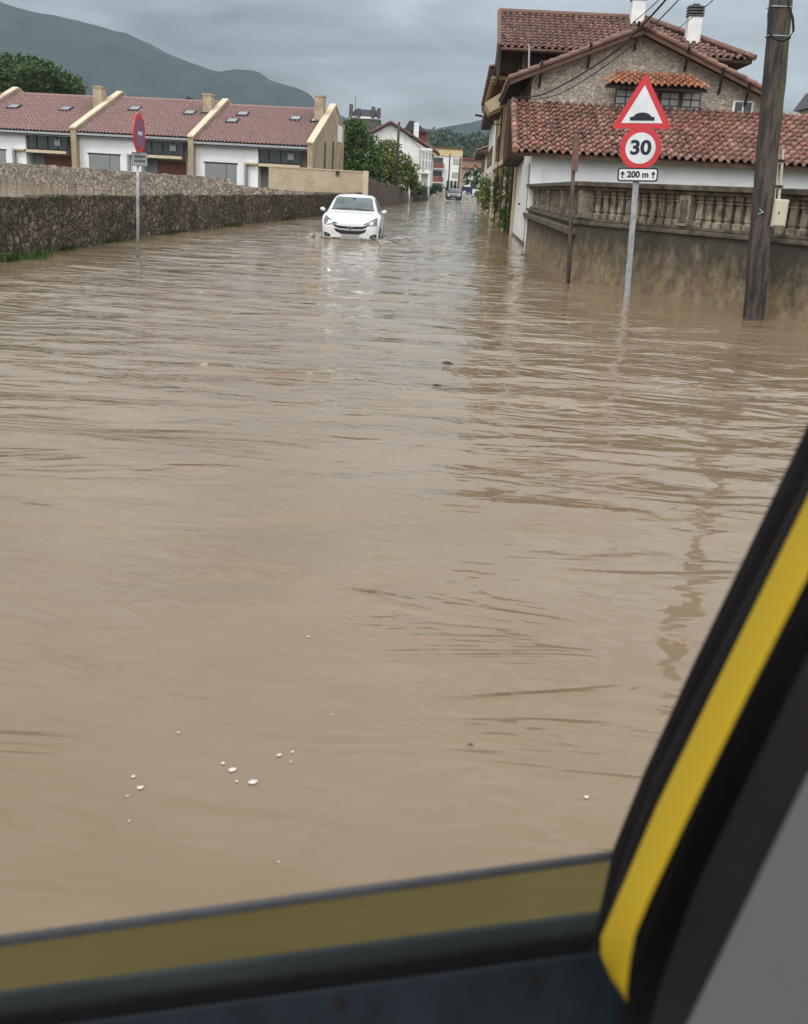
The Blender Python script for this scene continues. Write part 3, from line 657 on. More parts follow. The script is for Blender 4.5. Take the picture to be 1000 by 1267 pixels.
# main block
mw = MB(); mw.prism([(1.97, 41.6, -.4), (9.4, 41.6, -.4), (9.4, 41.6, 6.60), (1.97, 41.6, 6.60)], (0, 7.0, 0)); mw.build('main_wall', 'gable_stone', ho)
MB().box((1.80, 41.56, 5.6), (4.6, 41.59, 6.55)).build('wall_timber', 'dark_wood', ho)
E0 = Vector((1.0, 40.9, 6.55)); sv = Vector((0, 4.1, 1.75)); LN = 9.25
mr_ = MB(); tiles(mr_, E0, (1, 0, 0), sv, LN, sv.length, .25, .38, seed=21, clip=lambda u, v: u < LN-.2-v*.80)
tiles(mr_, Vector((10.3, 49.1, 6.55)), (-1, 0, 0), (0, -4.1, 1.75), LN, sv.length, .25, .38, seed=22, clip=lambda u, v: u > .2+v*.80)
tiles(mr_, Vector((10.3, 40.9, 6.55)), (0, 1, 0), (-3.45, 0, 1.75), 8.2, 3.87, .25, .38, seed=23, clip=lambda u, v: v*1.06 < min(u, 8.2-u)+.1)
mr_.build('roof', 'tile_dull', ho)
dk = MB(); dk.prism([(1.02, 40.92, 6.42), (10.25, 40.92, 6.42), (10.25, 49.05, 6.42), (1.02, 49.05, 6.42)], (0, 0, .10)); dk.build('eaves_board', 'dark_wood', ho)
dk = MB(); dk.prism([(1.03, 40.95, 6.52), (1.03, 49.05, 6.52), (1.03, 45, 8.25)], (5.9, 0, 0))
r0, r1 = Vector((6.85, 45, 8.25)), None
c0, c1 = Vector((10.25, 40.95, 6.52)), Vector((10.25, 49.05, 6.52)); k0, k1 = Vector((6.93, 40.95, 6.52)), Vector((6.93, 49.05, 6.52))
dk.q([k0, c0, r0]); dk.q([c0, c1, r0]); dk.q([c1, k1, r0]); dk.build('roof_deck', 'brown_wood', ho)
MB().tube([(.98, 45, 8.38), (6.85, 45, 8.38)], .12, 8).build('ridge_tiles', 'tile_dull', ho)
MB().tube([(6.85, 45, 8.38), (10.32, 40.85, 6.62)], .11, 8).build('hip_tiles', 'tile_dull', ho)
MB().tube([(.98, 40.9+4.1*i/12, 6.64+1.75*i/12+(.012 if i % 2 else 0)) for i in range(13)], .075, 8).build('verge_tiles', 'tile_dull', ho)
MB().prism([(1.02, 40.95, 5.55), (1.02, 44.5, 5.55), (1.02, 44.5, 7.95), (1.02, 40.95, 6.45)], (.06, 0, 0)).build('side_screen', 'dark_wood', ho)
MB().box((1.9, 41.3, 5.5), (2.05, 41.5, 6.5)).build('corner_post', 'brown_wood', ho)
MB().tube([(9.5, 40.86, 6.50), (1.05, 40.86, 6.50)], .06, 6).build('gutter', 'brown_wood', ho)
MB().tube([at(655, 56, 40.8), at(654, 102, 40.8)], .04, 6).build('downpipe', 'zinc', ho)
# chimneys
for (cx, cy, z0, z1, h_, ww) in ((6.42, 44.6, 7.4, 8.92, .5, .52), (8.30, 42.6, 6.9, 8.12, .42, .50)):
    c = MB().box((cx-ww/2, cy-ww/2, z0), (cx+ww/2, cy+ww/2, z1)).build('chimney', 'plaster_white', ho)
    cc = MB()
    for k in range(4): cc.box((cx-ww/2-.04, cy-ww/2-.04, z1+.02+k*.10), (cx+ww/2+.04, cy+ww/2+.04, z1+.075+k*.10))
    cc.box((cx-.12, cy-.12, z1), (cx+.12, cy+.12, z1+.46)); cc.build('cowl', 'cowl_grey', c)
# small window by the right eave
fr = MB().box((8.35, 34.94, 4.15), (9.0, 34.99, 4.62)).build('window', 'plaster_white', ho)
MB().box((8.42, 34.92, 4.2), (8.64, 34.938, 4.57)).box((8.70, 34.92, 4.2), (8.93, 34.938, 4.57)).build('pane', 'dark_glass', fr)

# ------------------------------------------------------------------ street fronts beyond the outbuilding
th_ = thing('brick_townhouse', (1.97, 48.7, 0), 'tall brick and cream street house with deep bracketed eaves, next to the stone house', 'house')
MB().box((1.99, 38.7, -.5), (5.5, 48.65, 4.9)).build('side_wall', 'red_brick', th_)
MB().box((1.97, 48.7, -.5), (9, 70, 6.35)).build('wall', 'cream_render', th_)
MB().box((1.93, 49.6, .5), (1.965, 56.5, 3.0)).build('brick_panel', 'red_brick', th_)
for (y0, y1) in ((38.75, 39.3), (43.2, 43.8), (48.72, 49.4), (57, 57.8), (69, 69.6)):
    MB().box((1.84, y0, -.4), (1.985 if y0 < 48 else 1.965, y1, 4.88 if y0 < 48 else 6.33)).build('pilaster', 'cream_render', th_)
MB().box((1.80, 38.72, 2.55), (1.985, 48.6, 2.75)).build('cornice', 'beige_coping', th_)
MB().box((1.78, 48.7, 2.75), (1.965, 69.9, 2.95)).build('cornice', 'beige_coping', th_)
for y in (40.2, 41.8, 44.6, 46.4, 51, 53.5, 60, 63.5, 66.5):
    xx = 1.985 if y < 48 else 1.965
    for z in (.9, 3.2):
        w_ = MB().box((xx-.06, y, z), (xx, y+.95, z+1.45)).build('window', 'rust_door' if z < 1 else 'brown_wood', th_)
        MB().box((xx-.075, y+.1, z+.1), (xx-.062, y+.42, z+1.35)).box((xx-.075, y+.53, z+.1), (xx-.062, y+.85, z+1.35)).build('pane', 'dark_glass', w_)
for y in (39.5, 42.9, 48.9, 56.8): MB().tube([(1.78, y, -.3), (1.78, y, 4.7 if y < 48 else 6.2)], .05, 6).build('downpipe', 'dark_wood', th_)
ev = MB().box((.92, 48.5, 6.22), (9.6, 70.3, 6.34)).build('eaves_soffit', 'cream_render', th_)
MB().box((.86, 48.42, 6.345), (9.7, 70.4, 6.62)).build('eaves', 'dark_wood', th_)
for k in range(16): MB().prism([(.98, 48.9+k*1.4, 6.215), (1.96, 48.9+k*1.4, 6.215), (1.96, 48.9+k*1.4, 5.75)], (0, .14, 0)).build('bracket', 'brown_wood', th_)
rt = MB(); tiles(rt, (.86, 70.4, 6.64), (0, -1, 0), (1, 0, .33), 22, 3.0, .3, .45, seed=31); rt.build('roof', 'tile_dull', th_)
box('roof_void', (1.2, 48.6, 6.62), (9.4, 70.2, 6.68), 'brown_wood', th_)
# oriel box beneath the eaves
orl = MB().prism([at(600, 127, 47), at(626, 111, 47), at(630, 118, 47), at(622, 131, 47), at(606, 139, 47)], (0, 3.0, 0)).build('oriel', 'cream_render', th_)

def street_house(loc, y0, y1, x0, h, label, wm='white_render', oh=.7, x1=8):
    t = thing('townhouse', loc, label, 'house', 'street houses on the right beyond the brick house')
    MB().box((x0, y0, -.5), (x1, y1, h)).build('wall', wm, t)
    MB().box((x0-oh, y0-.5, h+.003), (x1+.5, y1+.5, h+.22)).build('eaves', 'dark_wood', t)
    m_ = MB(); tiles(m_, (x0-oh, y1+.5, h+.25), (0, -1, 0), (1, 0, .42), y1-y0+1, (x1-x0)*.6, .35, .5, seed=int(y0))
    m_.build('roof', 'tile_dull', t)
    MB().prism([(x0-oh+.02, y0-.45, h+.222), (x0+(x1-x0)*.5, y0-.45, h+.222+(x1-x0)*.5*.42), (x1+.4, y0-.45, h+.222)], (0, y1-y0+.9, 0)).build('roof_deck', 'brown_wood', t)
    y = y0+1.0
    while y < y1-1:
        for z in (.9, 3.2):
            if z+1.3 < h:
                w_ = MB().box((x0-.05, y, z), (x0-.003, y+.9, z+1.3)).build('window', 'brown_wood', t)
                MB().box((x0-.065, y+.1, z+.1), (x0-.052, y+.8, z+1.2)).build('pane', 'dark_glass', w_)
        y += 2.6
    return t
street_house((1.9, 74, 0), 74, 90, 1.9, 6.3, 'narrow white street house with dark eaves, just beyond the brick and cream house')
street_house((1.9, 98, 0), 98, 116, 1.85, 4.6, 'lower cream street house with a dark tiled roof, farther along on the right', 'cream_render', .8)
# street lamp on a bracket
sl_ = thing('street_lamp', (1.9, 66, 6.0), 'street lamp on a curved bracket fixed high on the street front', 'street lamp')
h0 = at(594, 143, 62); MB().tube([Vector((1.9, 62, h0.z-.45)), Vector((1.5, 62, h0.z-.42)), Vector((h0.x+.25, 62, h0.z-.1)), h0], .03, 6).build('bracket', 'iron', sl_)
MB().obox(h0+Vector((-.28, -.1, -.03)), (.42, 0, -.06), (0, .2, 0), (0, 0, .11)).build('lamp_head', 'iron', sl_, bevel=.02)
# ------------------------------------------------------------------ row houses on the left
AN = radians(-3.0); DX = Vector((cos(AN), sin(AN), 0)); DY = Vector((.035, 1, 0)).normalized(); Z = Vector((0, 0, 1))
UW = 7.78; RC = Vector((-9.95, 68, 0))          # right front corner of the row
labels = ['leftmost white row house, at the edge of the photo under the umbrella pine',
          'middle white row house between two sloping party walls, directly behind the no parking sign',
          'right-hand end row house beside the cream wall, its tiled roof ending at a brick gable']
EZ, RZ, RD = 3.62, 6.20, 8.0
sky_ = [[(1.0, .55), (4.7, .56)], [(1.6, .64), (5.6, .60), (6.7, .66)], [(1.3, .72), (1.0, .5), (5.1, .66), (6.6, .64)]]
for ui in range(3):
    o = RC-DX*UW*(3-ui)+Vector((0, 0, .0)); zo = (.10, .16, 0)[ui]
    t = thing('row_house', o+Vector((0, 0, .8)), labels[ui], 'row house', 'row houses behind the flooded field')
    def Pn(u, v, z): return o+DX*u+DY*v+Z*(z+zo)
    def bx(u0, u1, v0, v1, z0, z1, nm, m, par=None): 
        return MB().obox(Pn(u0, v0, z0), DX*(u1-u0), DY*(v1-v0), Z*(z1-z0)).build(nm, m, par or t)
    # wall: white part, recessed entrance bay
    wl = MB(); wl.obox(Pn(.3, 0, .5), DX*4.15, DY*7.6, Z*(EZ-.65)); wl.obox(Pn(4.455, 1.1, .5), DX*2.95, DY*6.5, Z*(EZ-.65)); wl.build('wall', 'white_render', t)
    bx(4.47, 7.2, .25, .3, 2.42, EZ-.2, 'window_band', 'dark_glass')
    fr = bx(4.46, 7.22, .19, .25, 2.42, 2.48, 'window_frame', 'iron')
    for uu in (5.1, 5.85, 6.5): bx(uu, uu+.04, .19, .247, 2.483, EZ-.22, 'mullion', 'iron', fr)
    bx(6.35, 6.75, .16, .185, 2.7, 3.1, 'ventilator', 'zinc')
    bx(4.46, 7.2, -.05, .9, 2.22, 2.40, 'lintel', 'beige_coping')
    bx(5.3, 7.15, .95, 1.09, .5, 2.1, 'entrance_door', 'rust_door'); bx(4.47, 5.25, .98, 1.09, .5, 2.2, 'entrance_panel', 'garage_grey')
    g_ = bx(.95, 3.05, -.02, -.003, .5, 2.25, 'garage_door', 'garage_grey')
    bx(.88, 3.12, -.045, -.005, 2.255, 2.33, 'garage_lintel', 'iron'); bx(2.35, 2.38, -.03, -.022, .5, 2.24, 'door_joint', 'iron', g_)
    bx(3.62, 3.78, -.25, -.01, .5, 2.30, 'porch_post', 'garage_grey'); bx(3.60, 4.44, -.28, -.01, 2.31, 2.42, 'porch_slab', 'beige_coping')
    # roof
    sv = DY*(RD)+Z*(RZ-EZ); e0 = Pn(.32, -.35, EZ-.10)
    m_ = MB(); tiles(m_, e0+Z*.05, DX, sv, UW-.34, sv.length+.35, .235, .42, seed=40+ui, amp=.85); m_.build('roof', 'tile_row', t)
    m_ = MB(); tiles(m_, Pn(UW, RD+4.6, RZ-1.4), -DX, Pn(0, RD, RZ)-Pn(0, RD+4.6, RZ-1.4), UW-.34, 4.8, .235, .42, seed=50+ui, amp=.8); m_.build('rear_roof', 'tile_row', t)
    MB().prism([Pn(.3, -.3, EZ-.16), Pn(.3, RD, RZ-.06), Pn(.3, RD+4.4, RZ-1.45), Pn(.3, RD+4.4, RZ-1.6), Pn(.3, RD, RZ-.25), Pn(.3, -.3, EZ-.3)], DX*(UW-.32)).build('roof_deck', 'brown_wood', t)
    MB().tube([Pn(.3, RD, RZ+.10), Pn(UW, RD, RZ+.10)], .10, 8).build('ridge_tiles', 'tile_row', t)
    MB().obox(Pn(.3, -.48, EZ-.24), DX*(UW-.3), DY*.15, Z*.13).build('gutter', 'zinc', t)
    MB().obox(Pn(.3, -.32, EZ-.34), DX*(UW-.3), DY*.32, Z*.05).build('eaves_board', 'zinc', t)
    for (su, svv) in sky_[ui]:
        c = e0+DX*su+sv*svv; n_ = DX.cross(sv).normalized(); s_ = sv.normalized()
        f_ = MB().obox(c+n_*.02, DX*.78, s_*.95, n_*.16).build('skylight', 'iron', t)
        MB().obox(c+n_*.18+DX*.09+s_*.10, DX*.60, s_*.74, n_*.012).build('pane', 'sky_glass', f_)
    # party wall at the left of each house, chimney on it; the end gable for the last
    def party(u0, nm, wdt=.34):
        pts = [Pn(u0, -.55, .5), Pn(u0, -.55, EZ+.12), Pn(u0, RD+.2, RZ+.45), Pn(u0, RD+4.6, RZ-1.0), Pn(u0, RD+4.6, .5)]
        p_ = MB().prism(pts, DX*wdt).build(nm, 'tan_brick', t)
        a_, b_ = Pn(u0-.04, -.62, EZ+.123), Pn(u0-.04, RD+.2, RZ+.453)
        MB().prism([a_, b_, b_+Z*.10, a_+Z*.10], DX*(wdt+.08)).build('coping', 'beige_coping', p_)
        b2_ = Pn(u0-.04, RD+4.65, RZ-.997)
        MB().prism([b_+DY*.002, b2_, b2_+Z*.1, b_+Z*.1+DY*.002], DX*(wdt+.08)).build('coping', 'beige_coping', p_)
        ch = MB().obox(Pn(u0-.62, 5.1, EZ+1.0), DX*.60, DY*.95, Z*(2.05 if wdt < .35 else 2.30)).build('chimney', 'tan_brick', t)
        MB().obox(Pn(u0-.66, 5.06, EZ+(3.053 if wdt < .35 else 3.303)), DX*.68, DY*1.03, Z*.12).build('chimney_cap', 'tan_brick', ch)
        return p_
    party(0, 'party_wall')
    if ui == 2:
        p_ = party(UW-.02, 'end_gable', .36)
        for (v0, z0, z1) in ((3.8, 2.2, 4.0), (7.2, 1.6, 4.2)):
            MB().obox(Pn(UW+.335, v0, z0), DX*.02, DY*.5, Z*(z1-z0)).build('slit_window', 'dark_glass', p_)
        MB().obox(Pn(UW+.338, 9.3, 4.3), DX*.03, DY*2.2, Z*1.1).build('gable_panel', 'white_render', p_)
# far-left neighbour, mostly outside the frame: its chimney shows
# ------------------------------------------------------------------ trees
def tree(name, base, h, blobs, n, size, leaf, label, group, seed, trunk=.25, cat='tree'):
    t = thing(name, base, label, cat, group); base = Vector(base)
    tm = MB(); top = base+Vector((0, 0, h*.62)); rnd = random.Random(seed)
    tm.tube([base-Z*.3, base+Z*h*.2+Vector((.05, 0, 0)), base+Z*h*.42+Vector((-.08, .05, 0)), top], [trunk, trunk*.8, trunk*.6, trunk*.3], 8)
    for b in blobs:
        c = Vector(b[:3]); s = base+Z*h*rnd.uniform(.22, .45); m = s.lerp(c, .55)+Vector((rnd.uniform(-.3, .3), 0, .2))
        tm.tube([s, m, c], [trunk*.42, trunk*.26, trunk*.08], 6)
    tm.build('trunk', 'bark', t, smooth=True)
    cm = MB(); foliage(cm, blobs, n, size, seed); cm.build('crown', leaf, t)
    return t
def blobs_px(lst, Y):
    r = []
    for (px, py, rpx, rpy, dy) in lst:
        c = at(px, py, Y+dy); k = 1313/(Y+dy); r.append((c.x, c.y, c.z, rpx/k, rpx/k*.9, rpy/(k*1.05)))
    return r
G_ = 'trees behind the roadside wall'
B = blobs_px([(440, 168, 20, 20, 2), (430, 190, 18, 24, 0), (452, 190, 22, 22, 1), (440, 158, 12, 12, 0), (436, 212, 18, 14, -1), (458, 208, 18, 16, 0)], 84)
tree('leafy_tree', (at(440, 230, 84).x, 84, .9), 7.5, B, 9000, .15, 'leaf_mid', 'taller dark green tree rising just right of the brick end gable', G_, 1)
B = blobs_px([(478, 192, 20, 18, 0), (492, 206, 20, 18, -1), (470, 212, 20, 18, 0), (505, 214, 14, 14, 0), (485, 224, 24, 12, -1), (482, 180, 12, 9, 0), (512, 224, 8, 9, 0)], 93)
tree('leafy_tree', (at(485, 235, 93).x, 93, .9), 6, B, 8000, .15, 'leaf_light', 'lower yellow-green tree beside the wooden pole, in front of the white gabled house', G_, 2)
B = blobs_px([(430, 226, 14, 9, 0), (447, 228, 14, 7, 0), (462, 226, 14, 7, 1)], 78)
hd_ = thing('hedge', at(445, 236, 78), 'dark rounded hedge along the top of the wall, below the tall dark tree', 'hedge')
cm = MB(); foliage(cm, B, 1500, .12, 5, inner=.3); cm.build('foliage', 'leaf_dark', hd_)
# umbrella pine behind the row houses
Yp = 125
B = blobs_px([(-10, 92, 34, 20, 0), (22, 84, 30, 15, 3), (50, 92, 30, 16, -3), (78, 104, 24, 14, 0), (10, 104, 40, 16, 0), (50, 108, 34, 14, 0), (92, 112, 13, 9, 0), (38, 78, 18, 8, 0), (70, 92, 16, 9, 0)], Yp)
tree('stone_pine', (at(35, 200, Yp).x, Yp, 1), 14, B, 13000, .26, 'leaf_pine', 'broad dark umbrella pine behind the roof of the leftmost row house', None, 8, .45)
B = blobs_px([(236, 128, 8, 5, 0), (243, 130, 6, 5, 0)], 110)
tree('small_tree', (at(240, 180, 110).x, 110, 1), 7, B, 500, .2, 'leaf_dark', 'small dark treetop just showing over the ridge of the middle row house', None, 9, .15)
# hedges by the far street edge
def hedge(pts, leaf, label, n, size, seed, nm='hedge', cat='hedge', group=None):
    c = pts[0]; t = thing(nm, (c[0], c[1], .3), label, cat, group); m_ = MB(); foliage(m_, pts, n, size, seed, inner=.3); m_.build('foliage', leaf, t)
    return t
hedge(blobs_px([(507, 234, 8, 9, 0), (520, 236, 9, 8, 3), (513, 228, 7, 7, 5)], 104), 'leaf_mid', 'green garden hedge directly behind the pale thin post, below the glazed bay', 1300, .13, 11)
hedge(blobs_px([(536, 236, 8, 7, 0), (545, 236, 7, 7, 6), (552, 237, 5, 6, 10)], 140), 'leaf_dark', 'clipped dark hedge left of the oncoming dark car, under the apartment block', 900, .16, 12)
hedge([(1.75, 42.0, 1.0, .26, .8, .95), (1.72, 42.6, 2.0, .22, .6, .7), (1.74, 41.6, 2.6, .18, .45, .5), (1.72, 43, .4, .3, .9, .5)], 'leaf_mid', 'tall green creeper climbing the brick front next to the white garage doors', 2200, .055, 13, 'climbing_plant', 'climbing plant', 'creepers on the right-hand house fronts')
hedge([(1.72, 55.5, .9, .3, .7, 1.0), (1.75, 56.0, 1.9, .2, .5, .7)], 'leaf_dark', 'dark thin creeper on the brick front, between two drainpipes', 1100, .06, 14, 'climbing_plant', 'climbing plant', 'creepers on the right-hand house fronts')
hedge([(1.6, 72.5, .9, .6, 1.6, 1.3), (1.6, 75, 1.6, .5, 1.5, 1.1), (1.6, 71, 2.0, .3, .8, .9)], 'leaf_light', 'bright green leafy bush growing against the far end of the brick and cream house', 2200, .09, 15, 'bush', 'bush')
hedge(blobs_px([(588, 214, 6, 7, 0), (579, 220, 7, 8, 4), (592, 222, 5, 7, 0)], 150), 'leaf_dark', 'dark small tree over the blue container at the end of the street', 900, .18, 16, 'street_tree', 'tree')
hedge([(6.9, 15.5, 1.75, .55, .5, .28), (6.2, 15.8, 1.6, .4, .4, .22), (7.6, 15.0, 1.8, .6, .5, .3)], 'leaf_light', 'light green shrub peeping over the balustrade at the right edge of the photo', 900, .04, 17, 'shrub', 'shrub')
# weeds at the foot of the left wall
wd = MB(); rnd = random.Random(4)
for k in range(300):
    x = -7.36+abs(rnd.gauss(0, .14)); y = rnd.uniform(16.2, 18.0)-(x+7.3)*.5; h = rnd.uniform(.05, .22)
    a = Vector((rnd.uniform(-.12, .12), rnd.uniform(-.12, .12), h)); p = Vector((x, y, -.03)); s = Vector((rnd.uniform(-.012, .012), .012, 0))
    wd.q([p-s, p+s, p+a*.6+s*.8, p+a, p+a*.6-s*.8], (k*.37+.1, .5))
tag(wd.build('grass', 'leaf_mid'), 'bright green grass at the foot of the dark wall, left edge of the photo', 'grass', kind='stuff')

for (yc, n_) in ((19.5, 60), (22.4, 90), (27, 110), (33, 90), (41, 120)):
    wd = MB()
    for k in range(n_):
        y = yc+rnd.gauss(0, .5); x = lerp_path(LW, y)+abs(rnd.gauss(0, .05))+.02; h = rnd.uniform(.04, .16); z0 = rnd.choice((0, 0, .2, .5, .93)) if rnd.random() < .6 else 0
        a = Vector((rnd.uniform(0, .10), rnd.uniform(-.10, .10), h)); p = Vector((x, y, z0-.01)); s = Vector((0, .022, 0))
        wd.q([p-s, p+s, p+a*.6+s*1.4, p+a, p+a*.6-s*1.4], (k*.37+.1, .5))
    tag(wd.build('weeds', 'leaf_mid'), 'ragged dark green weeds growing from the joints of the dark roadside wall', 'weeds', kind='stuff')

# ------------------------------------------------------------------ buildings down the street, left side
wh = thing('gabled_house', (-12, 138, .9), 'tall white gabled house with a glazed bay, behind the yellow-green tree', 'house')
Yg = 138
pA, pL, pR = at(484, 151, Yg), at(395, 190, Yg), at(541, 188, Yg)
pL = Vector((2*pA.x-pR.x, Yg, pR.z))
MB().prism([Vector((pL.x+.8, Yg, .3)), Vector((pR.x-.8, Yg, .3)), Vector((pR.x-.8, Yg, pR.z+.05)), pA-Z*.25, Vector((pL.x+.8, Yg, pL.z+.05))], (0, 14, 0)).build('wall', 'plaster_white', wh)
for (e, s) in ((pL, 1), (pR, -1)):
    MB().prism([e+Vector((0, -.7, -.12)), pA+Vector((0, -.7, -.12)), pA+Vector((0, -.7, .02)), e+Vector((0, -.7, .0))], (0, 15.5, 0)).build('roof', 'tile_dull' if s == 1 else 'brown_wood', wh)
    m_ = MB(); sv = pA-e; 
    tiles(m_, e+Vector((0, -.7 if s == 1 else 14.8, .03)), (0, s, 0), sv, 15.5, sv.length, .35, .5, seed=60+s); m_.build('roof_tiles', 'tile_dull', wh)
b0 = at(519, 183, 134.5); b1 = at(533, 215, 134.5)
by = MB().box((b0.x, 134.0, b1.z), (b1.x, 138, b0.z)).build('bay', 'plaster_white', wh)
for j, (z0, z1) in enumerate(((b0.z-1.35, b0.z-.25), (b0.z-2.5, b0.z-1.45))):
    for i in range(4):
        w_ = (b1.x-b0.x)/4; MB().box((b0.x+w_*i+.06, 133.97, z0), (b0.x+w_*(i+1)-.06, 133.995, z1)).build('pane', 'pale_glass', by)
    for i in range(3): MB().box((b1.x+.003, 134.2+i*1.2, z0), (b1.x+.02, 135.2+i*1.2, z1)).build('pane', 'pale_glass', by)
for xx in (b0.x+.15, b1.x-.3): MB().box((xx, 134.1, .2), (xx+.25, 134.35, b1.z)).build('pillar', 'plaster_white', wh)
MB().box(at(455, 172, 137.99)+Vector((0, -.02, 0)), at(462, 183, 137.99)).build('window', 'dark_glass', wh)
c_ = at(515, 151, 140); MB().box((c_.x-.3, 141, c_.z-3.2), (c_.x+.35, 141.8, c_.z)).build('chimney', 'plaster_white', wh)
dm = MB().box(at(502, 160, 142), (at(528, 176, 142).x, 146, at(528, 186, 142).z)).build('dormer', 'rust_door', wh)
a, b, c = at(498, 163, 141.5), at(528, 164, 141.5), at(507, 149, 141.5)
MB().prism([a, b, b+Vector((0, 0, .15)), at(513, 150, 141.5), c], (0, 5, 0)).build('dormer_roof', 'slate', wh)
# dark tower block
Yt = 205; tw_ = thing('tower_house', (at(450, 200, Yt).x, Yt, 2), 'dark grey rooftop with corner chimneys and a white band, rising over the trees', 'building')
a, b = at(434, 146, Yt), at(468, 172, Yt)
MB().box((a.x, Yt, .5), (b.x, Yt+6, a.z)).build('wall', 'dark_masonry', tw_)
a2 = at(436, 141, Yt); MB().box((a.x-.15, Yt-.15, a.z+.003), (b.x+.15, Yt+6.2, a.z+.38)).build('white_band', 'plaster_white', tw_)
MB().prism([(a.x-.1, Yt-.1, a.z+.385), (b.x+.1, Yt-.1, a.z+.385), (b.x-.7, Yt+1.6, a.z+1.75), (a.x+.7, Yt+1.6, a.z+1.75)], (0, .001+3, 0)).build('roof', 'slate', tw_)
for px_, top in ((434.5, 129), (462, 132), (469, 134), (444, 134)):
    c_ = at(px_, top, Yt-.3); MB().box((c_.x-.33, Yt-.3, a.z+.2), (c_.x+.33, Yt+.5, c_.z)).build('chimney', 'dark_masonry', tw_)
MB().tube([at(440, 140, Yt), at(440, 120, Yt)], .05, 5).build('aerial', 'iron', tw_)
# apartment block
Ya = 215; ap = thing('apartment_block', (at(555, 236, Ya).x, Ya, 1), 'cream and yellow apartment block with red balconies, straight ahead at the end of the street', 'building')
a, b = at(528, 184, Ya), at(573, 184, Ya); top = at(555, 184, Ya).z
MB().box((a.x, Ya, .5), (b.x, Ya+10, top)).build('wall', 'plaster_white', ap)
MB().box((a.x-.3, Ya-.3, top+.003), (b.x+.3, Ya+10, top+.3)).build('eaves', 'brown_wood', ap)
k = 1380/Ya
MB().box((a.x+.0, Ya-.10, top-1.45), (b.x, Ya-.003, top-.003)).build('frieze', 'yellow_render', ap)
MB().box((b.x-.55, Ya-.11, .6), (b.x+.0, Ya-.103, top-1.5)).build('side_strip', 'orange_render', ap)
for i, zt in enumerate((top-1.75, top-4.35, top-6.9)):
    fx = at(536, 200, Ya).x
    MB().box((fx, Ya-.12, zt-1.0), (fx+2.0, Ya-.02, zt)).build('window', 'dark_glass', ap)
    MB().box((fx-.1, Ya-.9, zt-2.1), (fx+2.2, Ya-.05, zt-1.1)).build('balcony', 'balcony_red', ap)
    MB().box((fx-.12, Ya-.95, zt-2.25), (fx+2.25, Ya-.05, zt-2.105)).build('balcony_slab', 'plaster_white', ap)
    MB().box((fx+4.0, Ya-.10, zt-1.1), (fx+5.3, Ya-.02, zt-.05)).build('window', 'pale_glass', ap)
fx = at(556, 230, Ya).x
for i in range(4): MB().box((fx-.6+i*.75, Ya-.1, 1.4), (fx-.05+i*.75, Ya-.02, 3.0)).build('shop_window', 'dark_glass', ap)
# orange roofed houses at the far end
def far_house(pxl, pxr, ytop, yeave, Y, wm, rm, label, hip=False):
    a, b = at(pxl, yeave, Y), at(pxr, yeave, Y); tz = at((pxl+pxr)/2, ytop, Y).z; c = (a.x+b.x)/2
    t = thing('distant_house', (c, Y, 1), label, 'house')
    MB().prism([(a.x+.2, Y, .5), (b.x-.2, Y, .5), (b.x-.2, Y, b.z), (c, Y, tz-.15), (a.x+.2, Y, b.z)], (0, 9, 0)).build('wall', wm, t)
    for e in (Vector((a.x-.2, Y-.4, b.z-.1)), Vector((b.x+.2, Y-.4, b.z-.1))):
        tp = Vector((c, Y-.4, tz)); MB().prism([e, tp, tp+Z*.2, e+Z*.2], (0, 9.8, 0)).build('roof', rm, t)
    MB().box((c-.6, Y-.03, b.z-1.6), (c+.5, Y-.003, b.z-.4)).build('window', 'dark_glass', t)
    return t
far_house(574, 600, 204, 222, 180, 'plaster_white', 'tile_dull', 'small white gabled house with a red roof, over the blue container')
t = thing('orange_building', (at(585, 200, 260).x, 260, 1), 'low orange-roofed building farthest down the street, right of the apartment block', 'building')
a, b = at(570, 197, 260), at(602, 197, 260)
MB().box((a.x, 260, .5), (b.x, 268, a.z)).build('wall', 'orange_render', t)
m_ = MB(); tiles(m_, (a.x-.3, 259.5, a.z-1.9), (1, 0, 0), (0, .6, .62), b.x-a.x+.6, 2.9, .5, .7, seed=77); m_.build('roof', 'tile_bright', t)
MB().box((a.x-.3, 259.3, a.z+.003), (b.x+.3, 268.3, a.z+.35)).build('eaves', 'rust_door', t)
# blue container
a, b = at(571.5, 231.5, 158), at(585, 231.5, 158); gz = ground_z(.5, 158)
t = thing('container', ((a.x+b.x)/2, 158, gz), 'dark blue container at the end of the street, right of the oncoming dark car', 'container')
MB().box((a.x, 158, gz-.1), (b.x, 159.2, a.z)).build('bin_body', 'blue_paint', t, bevel=.04)
MB().box((a.x-.04, 157.95, a.z+.003), (b.x+.04, 159.25, a.z+.10)).build('lid', 'blue_paint', t, bevel=.03)
rb = MB()
for k in range(5): rb.box((a.x+.15+k*.3, 157.97, gz), (a.x+.22+k*.3, 157.997, a.z-.1))
rb.build('rib', 'iron', t)
# fence and gate posts by the far kerb
t = thing('garden_fence', (-4.9, 106, 0), 'dark railing fence under the glazed bay of the white gabled house', 'fence')
fm = MB()
for k in range(26): fm.box((-4.85+k*.028, 105+k*.9, -.3), (-4.81+k*.028, 105.05+k*.9, 1.5))
fm.build('railing', 'iron', t); MB().obox((-4.9, 105, 1.4), (.73, 23, 0), (.05, 0, 0), (0, 0, .06)).build('top_rail', 'iron', t)
rough_wall('kerb_wall', [(-5.0, 103, .5), (-4.3, 128, .5)], .3, -.4, 'brown_stone', 'low dark stone plinth under the railing fence beside the far left kerb', side=-1, step=.6)

